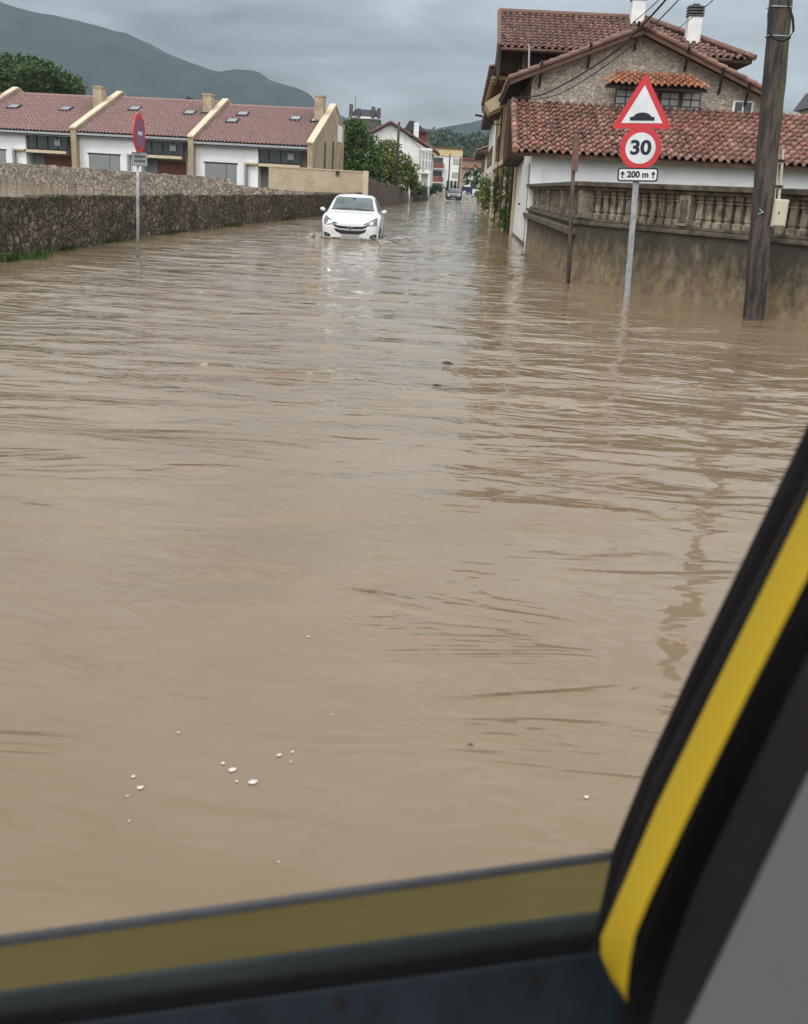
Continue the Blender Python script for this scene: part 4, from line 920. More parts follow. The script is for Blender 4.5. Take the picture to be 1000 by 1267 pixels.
# ------------------------------------------------------------------ poles
def pole(name, p0, p1, r0, r1, m, label, n=8, grp=None, ext=.5):
    t = thing(name, p0, label, 'pole', grp); d = (p1-p0).normalized()
    MB().tube([p0-d*ext, p0.lerp(p1, .5), p1], [r0, (r0+r1)/2, r1], n).build('shaft', m, t, smooth=True); return t
pa, pb = gr(932, 394), at(967.5, -20, 14.47)
pp = thing('utility_pole', pa, 'thick dark weathered utility pole in front of the balustrade, at the right', 'utility pole')
top = pa+(pb-pa)*1.45; d = (top-pa).normalized(); s = Vector((1, 0, -d.x/d.z)).normalized()
mb = MB(); n_ = 26; V = []
for i in range(n_+1):
    c = (pa-d*.5).lerp(top, i/n_); w_ = .122-.006*i/n_
    wob = noise.noise(c*1.1)*.012; wr = noise.noise(c*2.7+Vector((9, 9, 9)))*.016
    hw = w_+wr
    V.append([c+s*(-w_+wob)+Vector((0, -w_*.8, 0)), c+s*(hw+wob)+Vector((0, -w_*.8, 0)), c+s*(hw+wob)+Vector((0, w_*.8, 0)), c+s*(-w_+wob)+Vector((0, w_*.8, 0))])
for i in range(n_):
    for k in range(4): mb.q([V[i][k], V[i][(k+1) % 4], V[i+1][(k+1) % 4], V[i+1][k]])
mb.q(V[-1]); mb.build('shaft', 'pole_wood', pp, bevel=.02)
mb = MB()
for i in range(12, n_-4):
    a, b = V[i], V[i+1]
    mb.q([a[1]+s*.004+Vector((-.07, -.006, 0)), a[1]+s*.006+Vector((0, -.006, 0)), b[1]+s*.006+Vector((0, -.006, 0)), b[1]+s*.004+Vector((-.07, -.006, 0))])
    mb.q([a[1]+s*.006+Vector((0, -.006, 0)), a[2]+s*.006, b[2]+s*.006, b[1]+s*.006+Vector((0, -.006, 0))])
mb.build('moss_strip', 'pole_moss', pp)
f0 = at(939, 262, 14.47)+Vector((0, -.115, 0))
MB().prism([f0+Vector((-.03, 0, .045)), f0+Vector((.04, 0, 0)), f0+Vector((-.04, 0, -.04)), f0+Vector((-.03, 0, -.022)), f0+Vector((.012, 0, 0)), f0+Vector((-.025, 0, .03))], (0, .01, 0)).build('arrow_marker', 'marker_teal', pp)
bands = MB()
for py in (10, 46): 
    c = at(964 if py < 20 else 961, py, 14.47); bands.obox(c+Vector((-.128, -.108, 0)), (.256, 0, 0), (0, .216, 0), (0, 0, .012))
bands.build('steel_band', 'galv', pp)
tag(MB().tube([at(x, y, 14.25) for x, y in ((956, -10), (951, 18), (951, 38), (957, 47), (967, 51), (977, 47), (982, 38), (981, 22), (976, 8), (977, -14))], .016, 8).build('cable_loop', 'cable', pp, smooth=True))
jb = thing('junction_box', at(963, 262, 14.6), 'cream plastic junction box with two conduits, strapped to the right of the thick dark pole', 'junction box')
c0, c1 = at(951, 280, 14.45), at(974.5, 247, 14.45)
MB().box((c0.x, 14.35, c0.z), (c1.x, 14.53, c1.z)).build('box_body', 'plastic_cream', jb, bevel=.012)
MB().box((c0.x+.02, 14.335, c0.z+.02), (c1.x-.02, 14.348, c1.z-.02)).build('cover', 'plastic_cream', jb, bevel=.004)
MB().box(at(963, 265, 14.33), at(965, 262, 14.334)).build('lock', 'iron', jb)
for xo in (957.5, 963.5): MB().tube([at(xo, 247, 14.48), at(xo+4, 205, 14.48), at(xo+5.5, 184, 14.48)], .021, 8).build('conduit', 'plastic_cream', jb)
MB().box(at(958, 232, 14.45), at(968, 229.5, 14.50)).box(at(960, 200, 14.45), at(970, 197.5, 14.50)).build('strap', 'iron', jb)

pole('wooden_post', gr(703, 350), at(711.5, 168, 18.6), .036, .034, 'thin_wood', 'slim bare wooden post with a narrow rust-red board, standing at the corner of the balustrade')
q = D.objects['wooden_post']; MB().obox(at(708.7, 212, 18.52), (.085, 0, 0), (0, .18, 0), at(711, 168, 18.52)-at(708.7, 212, 18.52)).build('edge_on_board', 'rust', q, bevel=.006)
q['category'] = 'post'
pole('utility_pole', Vector((at(490, 228, 90).x, 90, .8)), at(494, 151, 90), .13, .10, 'pole_wood', 'tall thin wooden pole in front of the yellow-green tree', ext=.4)
pole('utility_pole', at(554, 246, 148), at(557, 190, 148), .10, .09, 'pole_wood', 'thin dark pole just behind the oncoming dark car, in front of the apartment block')
pole('utility_pole', at(566, 240, 160), at(570, 196, 160), .09, .08, 'iron', 'slim pole right of the oncoming dark car at the end of the street')
pole('marker_post', gr(506, 250.8), at(507.5, 221, gr(506, 250.8).y), .085, .085, 'plaster_white', 'short pale post standing in the water at the end of the brown stone wall')
# overhead cables
cbs = [([(638, 121, 34.6), (668, 118, 32.5), (700, 103, 30.5), (735, 82, 27.5), (768, 58, 24.5), (800, 26, 22), (830, -8, 20), (866, -60, 17)], .020, 'thick black cable sagging from the left corner of the stone house to the sky'),
       ([(640, 123, 34.6), (680, 120, 32), (715, 104, 29.5), (765, 70, 26), (800, 40, 23), (850, -12, 20), (880, -60, 17)], .012, 'thinner black cable running just below the thick one across the stone gable'),
       ([(783, 28, 43.6), (800, 14, 35), (822, -8, 28), (850, -50, 20)], .014, 'short black cable rising from the left white chimney'),
       ([(840, 35, 42.0), (866, 14, 33), (886, -4, 26), (910, -40, 20)], .012, 'thin cable rising past the right white chimney')]
for pts, r, lb in cbs:
    P3 = [at(*p) for p in pts]; sm = []
    for i in range(len(P3)-1):
        p0, p1, p2, p3 = P3[max(i-1, 0)], P3[i], P3[i+1], P3[min(i+2, len(P3)-1)]
        for k in range(5):
            u = k/5; sm.append(.5*((2*p1)+(p2-p0)*u+(2*p0-5*p1+4*p2-p3)*u*u+(3*p1-p0-3*p2+p3)*u**3))
    sm.append(P3[-1]); tag(MB().tube(sm, r, 6).build('overhead_cable', 'cable', smooth=True), lb, 'cable', 'overhead cables')
far_wire = MB().tube([at(494, 155, 90), at(525, 190, 118), at(557, 195, 148)], .02, 5).build('street_wire', 'cable'); tag(far_wire, 'thin wire strung between the two wooden poles down the street', 'cable')

# ------------------------------------------------------------------ signs
def plate(o, ax, az, outline, th, name, m, parent, off=0.0):
    """flat plate from a 2D outline in the sign's own plane; off: how far its front stands proud"""
    n = ax.cross(az); pts = [o+ax*x+az*z-n*0+(-n)*0 for x, z in outline]
    fr = [p+n*off for p in pts]
    return MB().prism(fr, -n*th).build(name, m, parent)
def circ(r, n=40, sx=1, cx=0, cz=0): return [(cx+r*sx*cos(2*pi*i/n), cz+r*sin(2*pi*i/n)) for i in range(n)]
def rtri(r, rr, n=8):
    out = []
    for k in range(3):
        a = pi/2+k*2*pi/3; c = ((r-2*rr)*cos(a), (r-2*rr)*sin(a))
        for i in range(n+1):
            t = a-pi/3+2*pi/3*i/n; out.append((c[0]+rr*cos(t), c[1]+rr*sin(t)))
    return out
def rrect(w_, h_, r, n=5):
    out = []
    for (sx_, sy_, a0) in ((1, 1, 0), (-1, 1, pi/2), (-1, -1, pi), (1, -1, 3*pi/2)):
        for i in range(n+1):
            t = a0+pi/2*i/n; out.append((sx_*(w_/2-r)+r*cos(t), sy_*(h_/2-r)+r*sin(t)))
    return out
def letters(o, ax, az, s_, size, bold, m, name, parent, off, sc=(1, 1)):
    n = ax.cross(az); vs, fs = text_mb(s_, size, bold, .001); mb = MB()
    mb.v = [o+ax*(v.x*sc[0])+az*(v.y*sc[1])+n*(off+v.z) for v in vs]; mb.f = fs; mb.uv = [(0, 0)]*len(fs)
    return mb.build(name, m, parent)
YS = gr(776, 366).y
s0, s1 = gr(776, 366), at(789, 204, YS)
sg = thing('road_sign', s0, 'grey post carrying a speed bump triangle, a 30 limit disc and a distance plate', 'road sign')
up = (s1-s0).normalized(); axx = Vector((1, 0, 0)); axx = (axx-up*axx.dot(up)).normalized(); axx = (Matrix.Rotation(radians(-3), 3, 'Z') @ axx)
nn = axx.cross(up)
tp = at(795, 112, YS); MB().obox(s0-up*.5-axx*.045+nn*-.0, axx*.09, nn*-.05, up*((tp-s0).length+.35)).build('post', 'galv', sg, bevel=.008)
cT = at(795.3, 136.5, YS)+nn*.03; cC = at(792.3, 183.5, YS)+nn*.03; cP = at(789, 216.2, YS)+nn*.03
kx = 78.0
tr = plate(cT, axx, up, rtri(.530, .040), .02, 'warning_triangle', 'sign_red', sg, 0)
plate(cT, axx, up, [(x*.70, z*.70-.005) for x, z in rtri(.515, .010)], .003, 'white_field', 'sign_white', tr, .003)
bump = [(-.185, -.150), (.185, -.150), (.185, -.095), (.145, -.095)]+[(.13*cos(a), -.095+.062*sin(a)) for a in [pi*i/12 for i in range(1, 12)]]+[(-.145, -.095), (-.185, -.095)]
plate(cT, axx, up, bump, .003, 'hump_symbol', 'sign_black', tr, .006)
dc = plate(cC, axx, up, circ(.315), .02, 'speed_disc', 'sign_red', sg, 0)
plate(cC, axx, up, circ(.228), .003, 'white_field', 'sign_white', dc, .003)
letters(cC+up*.0, axx, up, '30', .285, .010, 'sign_black', 'numerals', dc, .005, (1.14, 1))
pt = plate(cP, axx, up, rrect(.62, .205, .04), .02, 'distance_plate', 'sign_black', sg, 0)
plate(cP, axx, up, rrect(.575, .16, .028), .003, 'white_field', 'sign_white', pt, .003)
letters(cP, axx, up, '200 m', .128, .005, 'sign_black', 'lettering', pt, .005, (1.02, 1))
for sx_ in (-1, 1):
    c = cP+axx*sx_*.235
    plate(c, axx, up, [(-.010, -.055), (.010, -.055), (.010, .004), (.030, .0), (.030, .016), (0, .056), (-.030, .016), (-.030, 0), (-.010, .004)], .002, 'arrow', 'sign_black', pt, .0055)
# no parking sign seen nearly edge-on
YL = gr(170, 318).y; l0 = gr(170, 318); l1 = at(170.3, 143, YL)
ns = thing('road_sign', l0, 'no parking disc turned nearly edge-on above a small grey plate, in the water at left', 'road sign')
up = Z.copy(); rot_ = radians(90); axx = Vector((cos(rot_), sin(rot_), 0)); nn = axx.cross(up)
MB().tube([l0-Z*.5, l1], .030, 12).build('post', 'galv', ns, smooth=True)
c = at(170.5, 165, YL)+nn*.035
d_ = plate(c, axx, up, circ(.335), .02, 'disc', 'sign_red', ns, 0)
plate(c, axx, up, circ(.255), .003, 'blue_field', 'sign_blue', d_, .003)
letters(c, axx, up, 'VADO', .11, .002, 'sign_white', 'lettering', d_, .009) if False else MB().obox(c+nn*.009-axx*.13-up*.03, axx*.26, nn*.002, up*.06).build('white_strip', 'sign_white', d_)
r2 = radians(48); ax2 = Vector((cos(r2), sin(r2), 0)); n2 = ax2.cross(up)
c2 = at(171.2, 197, YL)+n2*.05
p_ = plate(c2, ax2, up, rrect(.31, .235, .02), .015, 'plate', 'garage_grey', ns, 0)
plate(c2, ax2, up, rrect(.28, .205, .015), .003, 'plate_face', 'zinc', p_, .003)
tx = MB()
for r_ in range(2):
    for i in range(8): tx.obox(c2+n2*.005+ax2*(-.115+i*.029)+up*(.025-.075*r_), ax2*.018, n2*.002, up*.042)
tx.build('worn_lettering', 'slate', p_)
for z_ in (.12, -.12): MB().obox(c+up*z_-nn*.03-axx*.06, axx*.12, nn*.03, up*.03).build('clamp', 'galv', ns)
# ------------------------------------------------------------------ cars
def car_body_rings():
    # y, half width low, half width belt, z belt, half width roof, z roof, z bottom
    S = [(-2.00, .50, .52, .60, .30, .68, .32), (-1.98, .66, .68, .67, .44, .76, .28), (-1.92, .77, .785, .74, .54, .82, .24), (-1.80, .825, .84, .80, .60, .875, .22),
         (-1.60, .83, .855, .86, .62, .93, .22), (-1.35, .855, .87, .92, .64, .99, .22), (-1.08, .865, .87, .955, .64, 1.035, .22),
         (-.98, .868, .87, .965, .66, 1.075, .22), (-.70, .87, .87, .975, .645, 1.23, .22), (-.40, .87, .87, .985, .62, 1.37, .22), (-.15, .87, .868, .99, .60, 1.435, .22), (.2, .87, .868, .995, .595, 1.475, .22),
         (.7, .87, .867, 1.005, .59, 1.475, .22), (1.2, .87, .865, 1.02, .58, 1.44, .22), (1.55, .865, .855, 1.03, .565, 1.37, .24), (1.75, .85, .84, 1.04, .56, 1.22, .26), (1.90, .82, .80, .98, .55, 1.05, .30), (1.98, .70, .68, .75, .5, .82, .38)]
    rings = []
    for (y, wl_, wb_, zb_, wr_, zr_, z0) in S:
        h = zb_-z0; gh = zr_-zb_
        half = [(0, z0), (wl_*.55, z0), (wl_*.93, z0+.03), (wl_, z0+.14), (wl_*1.003, z0+h*.45), (wb_*1.0, z0+h*.75), (wb_, zb_-.04), (wb_-.03, zb_), (wb_-.06-(wb_-.06-wr_)*.08, zb_+gh*.1), (wb_-.06-(wb_-.06-wr_)*.55, zb_+gh*.58), (wr_+.01, zb_+gh*.90), (wr_*.86, zb_+gh*1.02), (wr_*.45, zb_+gh*1.07), (0, zb_+gh*1.09)]
        rings.append([Vector((x, y, z)) for x, z in half]+[Vector((-x, y, z)) for x, z in half[-2:0:-1]])
    # refine along y with Catmull-Rom
    out = []
    for i in range(len(rings)-1):
        for k in range(4):
            u = k/4; r = []
            for a, b, c, d in zip(rings[max(i-1, 0)], rings[i], rings[i+1], rings[min(i+2, len(rings)-1)]):
                r.append(.5*((2*b)+(c-a)*u+(2*a-5*b+4*c-d)*u*u+(3*b-a-3*c+d)*u**3))
            out.append(r)
    out.append(rings[-1]); return out
def car(loc, yaw, label, paint, sx_=1, sz_=1, wheel=.31, name='car', hi=True):
    root = D.objects.new('car', None); COL.objects.link(root); root.location = loc; root.rotation_euler = (0, 0, yaw); tag(root, label, 'car'); ORG[root.name] = Vector((0, 0, 0))
    rings = [[Vector((p.x*sx_, p.y*sx_, p.z*sz_)) for p in r] for r in car_body_rings()]; n = len(rings[0])
    V = [p for r in rings for p in r]; Fc = []
    for i in range(len(rings)-1):
        for j in range(n):
            j2 = (j+1) % n; Fc.append([i*n+j, (i+1)*n+j, (i+1)*n+j2, i*n+j2][::-1])
    Fc.append(list(range(n))); Fc.append(list(range((len(rings)-1)*n, len(rings)*n))[::-1])
    bv = BVHTree.FromPolygons(V, Fc)
    me = D.meshes.new('body'); me.from_pydata([tuple(v) for v in V], [], Fc); me.shade_smooth(); me.materials.append(M[paint])
    bm = bmesh.new(); bm.from_mesh(me); bmesh.ops.recalc_face_normals(bm, faces=bm.faces); bm.to_mesh(me); bm.free()
    ob = D.objects.new('body', me); COL.objects.link(ob); ob.parent = root; ORG['body'] = Vector((0, 0, 0))
    def drape(poly, axis, sgn, off, nm, m, par=None, th=0):
        """lay an outline on the body: axis 'y' looks from the front/back, 'x' from a side"""
        par = par or root
        if axis == 'y': poly = [(x*sx_, z*sz_) for x, z in poly]
        else: poly = [(x*sx_, z*sz_) for x, z in poly]
        # densify the border
        bd = []
        for i in range(len(poly)):
            a, b = Vector(poly[i]), Vector(poly[(i+1) % len(poly)]); k = max(1, int((b-a).length/.05)); bd += [a.lerp(b, q/k) for q in range(k)]
        xs_ = [p.x for p in bd]; zs_ = [p.y for p in bd]; pts = list(bd); nb = len(bd)
        x = min(xs_)+.025
        while x < max(xs_):
            z = min(zs_)+.025
            while z < max(zs_):
                pts.append(Vector((x, z))); z += .05
            x += .05
        r = delaunay_2d_cdt(pts, [(i, (i+1) % nb) for i in range(nb)], [list(range(nb))], 1, 1e-5)
        v2, f2 = r[0], r[2]; V3 = []; ok = []
        for p in v2:
            if axis == 'y': o_ = Vector((p.x, sgn*4*sx_, p.y)); dd = Vector((0, -sgn, 0))
            else: o_ = Vector((sgn*3*sx_, p.x, p.y)); dd = Vector((-sgn, 0, 0))
            h, nr, _, _ = bv.ray_cast(o_, dd)
            if h is None: V3.append(Vector((0, 0, 0))); ok.append(False)
            else:
                if nr.dot(dd) > 0: nr = -nr
                V3.append(h+nr*off); ok.append(True)
        Fx = [f for f in f2 if all(ok[i] for i in f)]
        us = sorted({i for f in Fx for i in f}); ix = {a_: b_ for b_, a_ in enumerate(us)}; V3 = [V3[i] for i in us]; Fx = [[ix[i] for i in f] for f in Fx]
        me = D.meshes.new(nm); me.from_pydata([tuple(v) for v in V3], [], Fx); me.shade_smooth(); me.materials.append(M[m])
        o2 = D.objects.new(nm, me); COL.objects.link(o2); o2.parent = par; ORG[o2.name] = Vector((0, 0, 0)); return o2
    drape([(-.63, 1.09), (.63, 1.09), (.545, 1.40), (.48, 1.425), (-.48, 1.425), (-.545, 1.40)], 'y', -1, .006, 'windscreen', 'car_glass' if paint == 'car_white' else 'dark_glass')
    drape([(-.665, 1.07), (.665, 1.07), (.64, 1.085), (-.64, 1.085)], 'y', -1, .012, 'scuttle', 'car_black')
    drape([(-.50, 1.10), (.50, 1.10), (.48, 1.36), (-.48, 1.36)], 'y', 1, .006, 'rear_window', 'car_glass')
    for sg_ in (-1, 1):
        drape([(-.72, 1.04), (.35, 1.05), (.35, 1.39), (-.10, 1.375), (-.42, 1.27)], 'x', sg_, .005, 'side_window', 'dark_glass')
        drape([(.43, 1.05), (1.30, 1.09), (1.18, 1.36), (.43, 1.39)], 'x', sg_, .005, 'side_window', 'dark_glass')
        drape([(sg_*.37, .735), (sg_*.48, .69), (sg_*.70, .675), (sg_*.775, .71), (sg_*.79, .84), (sg_*.755, .925), (sg_*.68, .885), (sg_*.50, .785)], 'y', -1, .007, 'headlight', 'car_lamp')
        drape([(sg_*.555, .745), (sg_*.60, .725), (sg_*.65, .745), (sg_*.67, .79), (sg_*.62, .81), (sg_*.57, .79)], 'y', -1, .012, 'headlight_lens', 'chrome')
        drape([(sg_*.56, .40), (sg_*.60, .355), (sg_*.74, .365), (sg_*.77, .43), (sg_*.74, .485), (sg_*.64, .46)], 'y', -1, .006, 'foglight_recess', 'car_black')
        drape(circ(.035, 12, 1, sg_*.68, .425), 'y', -1, .012, 'foglight', 'car_lamp')
        drape([(sg_*.27, .300), (sg_*.54, .305), (sg_*.50, .345), (sg_*.29, .358)], 'y', -1, .006, 'bumper_slot', 'car_black')
        drape([(sg_*.50, .75), (sg_*.72, .72), (sg_*.74, .95), (sg_*.62, .98)], 'y', 1, .006, 'tail_light', 'sign_red')
        # mirror
        mbm = MB(); cx = sg_*.965*sx_; k = []
        for i in range(7):
            t_ = i/6; r_ = sin(pi*(.08+.84*t_))**.6; k.append((t_, r_))
        pts_ = [Vector((sg_*(.86+.145*t_)*sx_, -.62*sx_-.02*t_, (1.045+.03*t_)*sz_)) for t_, r_ in k]
        mbm.tube(pts_, [max(.015, .056*r_) for t_, r_ in k], 12)
        mo = mbm.build('mirror', paint, root, smooth=True); mo.scale = (1, 1, 1)
        MB().box((sg_*.82*sx_, -.60*sx_, 1.00*sz_), (sg_*.90*sx_, -.54*sx_, 1.03*sz_)).build('mirror_arm', 'car_black', root)
        for yw in (-1.27, 1.24):
            wt = MB(); prof = []
            w0 = D.objects.new('wheel', None); COL.objects.link(w0); w0.parent = root; ORG[w0.name] = Vector((0, 0, 0))
            c = Vector((sg_*.755*sx_, yw*sx_, wheel))
            wt.tube([c-Vector((.10, 0, 0)), c-Vector((.08, 0, 0)), c+Vector((.08, 0, 0)), c+Vector((.10, 0, 0))], [wheel*.9, wheel, wheel, wheel*.9], 24)
            wt.build('tyre', 'tyre', w0)
            MB().tube([c+Vector((sg_*.085, 0, 0)), c+Vector((sg_*.105, 0, 0))], [wheel*.62, wheel*.6], 20).build('rim', 'galv', w0)
            drape([(yw+ .37*cos(2*pi*i/24), max(.24, .31+.37*sin(2*pi*i/24))) for i in range(24)], 'x', sg_, .003, 'wheel_arch', 'car_black')
    # grille
    gu = drape([(-.50, .700), (-.32, .668), (0, .655), (.32, .668), (.50, .700), (.47, .645), (.32, .600), (0, .585), (-.32, .600), (-.47, .645)], 'y', -1, .006, 'grille', 'car_black')
    drape([(-.48, .600), (-.30, .556), (0, .54), (.30, .556), (.48, .600), (.42, .510), (.28, .452), (-.28, .452), (-.42, .510)], 'y', -1, .006, 'lower_grille', 'car_black')
    drape([(-.44, .622), (-.30, .583), (0, .568), (.30, .583), (.44, .622), (.43, .608), (.30, .568), (0, .552), (-.30, .568), (-.43, .608)], 'y', -1, .014, 'grille_bar', 'chrome')
    # emblem: ring with a horizontal zigzag bar
    em = drape(circ(.062, 20, 1, 0, .612), 'y', -1, .020, 'emblem', 'chrome')
    drape(circ(.045, 20, 1, 0, .612), 'y', -1, .023, 'emblem_field', 'car_black')
    drape([(-.05, .622), (.008, .622), (.002, .612), (.05, .604), (-.008, .602), (-.002, .612)], 'y', -1, .026, 'emblem_bolt', 'chrome')
    drape([(-.26, .34), (.26, .34), (.26, .445), (-.26, .445)], 'y', -1, .022, 'number_plate', 'plate_grey')
    # bonnet shut lines and wipers
    for sg_ in (-1, 1):
        drape([(sg_*.60, .905), (sg_*.607, .905), (sg_*.645, 1.03), (sg_*.637, 1.03)], 'y', -1, .003, 'bonnet_seam', 'car_black') if hi else None
        drape([(sg_*.50, 1.088), (sg_*.02, 1.115), (sg_*.02, 1.125), (sg_*.50, 1.10)], 'y', -1, .018, 'wiper', 'car_black')
    drape([(-.045, 1.36), (.045, 1.36), (.04, 1.40), (-.04, 1.40)], 'y', -1, .009, 'rear_view_mirror', 'car_black')
    return root
car(gr(429, 297, 0)+Vector((0, 1.95, -.28)), radians(2.5), 'white hatchback wading towards the camera through the flood, near the left wall', 'car_white', .945, .975)
dcp = at(561.5, 240, 138); car(Vector((dcp.x, 140, -.20)), radians(0), 'dark car with its headlamps facing us, throwing up spray far down the street', 'car_dark', 1.14, 1.12)

# foam round the cars and flecks on the near water
def foam_patch(mb, c, r, rnd, zs=.012):
    n = rnd.randint(7, 10); p = [Vector((c[0]+r*cos(2*pi*i/n)*rnd.uniform(.6, 1.2), c[1]+r*sin(2*pi*i/n)*rnd.uniform(.8, 1.2), c[2])) for i in range(n)]
    ce = Vector((c[0], c[1], c[2]+r*zs*3)); k = len(mb.v); mb.v += p+[ce]
    for i in range(n): mb.f.append([k+i, k+(i+1) % n, k+n]); mb.uv.append((0, 0))
rnd = random.Random(3)
fm = MB(); cp = gr(431, 297, 0)
for k in range(330):
    s_ = rnd.choice((-1, 1)); t_ = rnd.random()
    x = cp.x+s_*(.80+abs(rnd.gauss(0, .25))+t_*.25); y = cp.y+.2+rnd.gauss(0, .5)+t_*2.2
    foam_patch(fm, (x, y, wave(x, y)+.008), rnd.uniform(.015, .075), rnd)
for k in range(160):
    x = cp.x+rnd.uniform(-.85, .85); y = cp.y-.08-abs(rnd.gauss(0, .13))+abs(x-cp.x)*.18
    foam_patch(fm, (x, y, wave(x, y)+.008), rnd.uniform(.012, .04), rnd)
tag(fm.build('bow_foam', 'foam_white'), 'broken white foam on the water around the white hatchback', 'foam', kind='stuff')
fm = MB()
for k in range(1300):
    s_ = rnd.choice((-1, 1)); t_ = rnd.random()**1.5
    x = dcp.x+s_*(1.15+t_*3.2); y = 137.6+rnd.gauss(0, .5)+t_*3.0; z = .02+rnd.random()**1.5*(1.0-t_)**1.3*(1.1+1.3*noise.noise(Vector((x*1.7, y, 0))))
    r_ = rnd.uniform(.03, .11); o_ = Vector((x, y, z))
    fm.lathe(o_, [(.01, -r_), (r_*.8, -r_*.5), (r_, 0), (r_*.7, r_*.6), (.01, r_)], 6)
for k in range(260):
    x = dcp.x+rnd.uniform(-5.5, 5); y = 136+rnd.gauss(0, 2.5)
    foam_patch(fm, (x, y, .03), rnd.uniform(.08, .35), rnd)
tag(fm.build('spray', 'foam_white', smooth=True), 'white spray and wash thrown up on both sides of the dark car', 'spray', kind='stuff')
fleck = [(276, 946, 5, 'small'), (287, 954, 9, 'large'), (312, 969, 10, 'large'), (221, 908, 4, 'small'), (165, 962, 5, 'small'), (173, 976, 7, 'wide'), (158, 986, 3, 'tiny'), (382, 788, 4, 'small'), (345, 936, 6, 'wide'), (362, 932, 4, 'small'),
         (293, 968, 4, 'tiny'), (725, 988, 6, 'curved'), (345, 1068, 3, 'tiny'), (160, 1017, 3, 'tiny'), (410, 885, 3, 'tiny'), (360, 944, 3, 'tiny')]
for i, (px, py, s_, ad) in enumerate(fleck):
    p = gr(px, py); z = wave(p.x, p.y); r_ = s_/2*ray(px, py).length/FPX*EYE/abs(ray(px, py).z)*FPX/ FPX
    k = (p-Vector((0, 0, EYE))).length/FPX*s_*.5
    m_ = MB(); foam_patch(m_, (p.x, p.y, z+.004), k, rnd, .03)
    if s_ > 5: foam_patch(m_, (p.x+k*.7, p.y+k*.5, z+.004), k*.6, rnd, .03)
    o_ = m_.build('foam_fleck', 'foam_white')
    tag(o_, 'one of the tiny white foam bubbles floating on the smooth brown water in the foreground', 'foam fleck', 'white foam flecks on the near water')
def twig(px, py, w_, label, ang=0.2):
    p = gr(px, py); k = (p-Vector((0, 0, EYE))).length/FPX*w_/2; z = wave(p.x, p.y)+.006
    m_ = MB().tube([(p.x-k, p.y-k*ang, z), (p.x-k*.2, p.y+k*.1, z+.006), (p.x+k*.3, p.y-k*.1, z+.004), (p.x+k, p.y+k*ang*1.4, z)], [k*.08, k*.22, k*.18, k*.06], 6)
    m_.tube([(p.x, p.y, z), (p.x+k*.4, p.y+k*1.1, z+.004)], [k*.12, k*.05], 5)
    tag(m_.build('floating_twig', 'bark'), label, 'twig', 'dark debris adrift')
twig(541, 479, 11, 'dark scrap of debris floating mid-stream, the lower of the pair near the reflection edge'); twig(554, 451, 14, 'dark sliver of debris floating mid-stream, the upper of the pair near the reflection edge', -.3)
twig(582, 925, 9, 'tiny dark twig floating alone on the smooth water in the foreground')

# ------------------------------------------------------------------ hills, forest, mountain
def profile(P, x):
    if x <= P[0][0]: return P[0][1]
    for a, b in zip(P, P[1:]):
        if x <= b[0]: return a[1]+(b[1]-a[1])*(x-a[0])/(b[0]-a[0])
    return P[-1][1]
YM = 2000
pts = [(-500, -110), (-200, -50), (0, 3), (50, 15), (105, 28), (140, 41), (176, 50), (223, 72), (260, 86), (290, 90), (307, 87), (322, 91), (336, 100), (361, 107), (376, 113), (386, 120), (396, 130), (430, 150), (480, 160), (540, 160), (600, 152), (700, 160), (900, 170), (1100, 190), (1500, 210)]
MP = [(at(x, y, YM).x, at(x, y, YM).z) for x, y in pts]
def mz(x, y):
    h = profile(MP, x*(YM/max(y, 900))**.0); u = (y-950)/(YM-950)
    s_ = sst(0, 1, u) if u < 1 else 1-.35*sst(1, 1.35, u)
    r = noise.fractal(Vector((x*.004, y*.004, 1)), 1, 2, 5)*26*min(1, u*1.4)*(1-.85*sst(.85, 1, min(u, 1)))+noise.fractal(Vector((x*.02, y*.02, 4)), 1, 2, 4)*4
    return -2+max(0, h)*s_*(.55+.45*s_)+r*.6*sst(0, .15, u)+noise.noise(Vector((x*.012, y*.012, 9)))*9*sst(.5, 1, u)+noise.noise(Vector((x*.035, y*.03, 9)))*4*sst(.5, 1, u)
v, f = grid_mesh(steps((-2450, -1700, 50), (-1700, 700, 14), (700, 2450, 60)), steps((950, 1900, 24), (1900, 2060, 10), (2060, 2300, 40)), mz)
tag(mesh_obj('mountain', v, f, 'mountain'), kind='structure')
YH = 620
HP = [(at(x, y, YH).x, at(x, y, YH).z) for x, y in [(-400, 214), (100, 212), (330, 208), (440, 206), (500, 193), (522, 181), (535, 174), (548, 172), (565, 176), (590, 177), (610, 178), (640, 172), (700, 160), (850, 165), (1000, 175), (1300, 200)]]
def hz(x, y):
    u = (y-330)/(YH-330); s_ = sst(0, 1, u) if u < 1 else 1-.6*sst(1, 1.5, u)
    return 1+max(0, profile(HP, x)-6)*s_+noise.fractal(Vector((x*.03, y*.03, 1)), 1, 2, 4)*1.5*s_
v, f = grid_mesh(steps((-600, -120, 30), (-120, 160, 6), (160, 600, 30)), steps((330, 780, 10)), hz)
tag(mesh_obj('hill', v, f, 'hill'), kind='structure')
fo = MB(); rnd = random.Random(12)
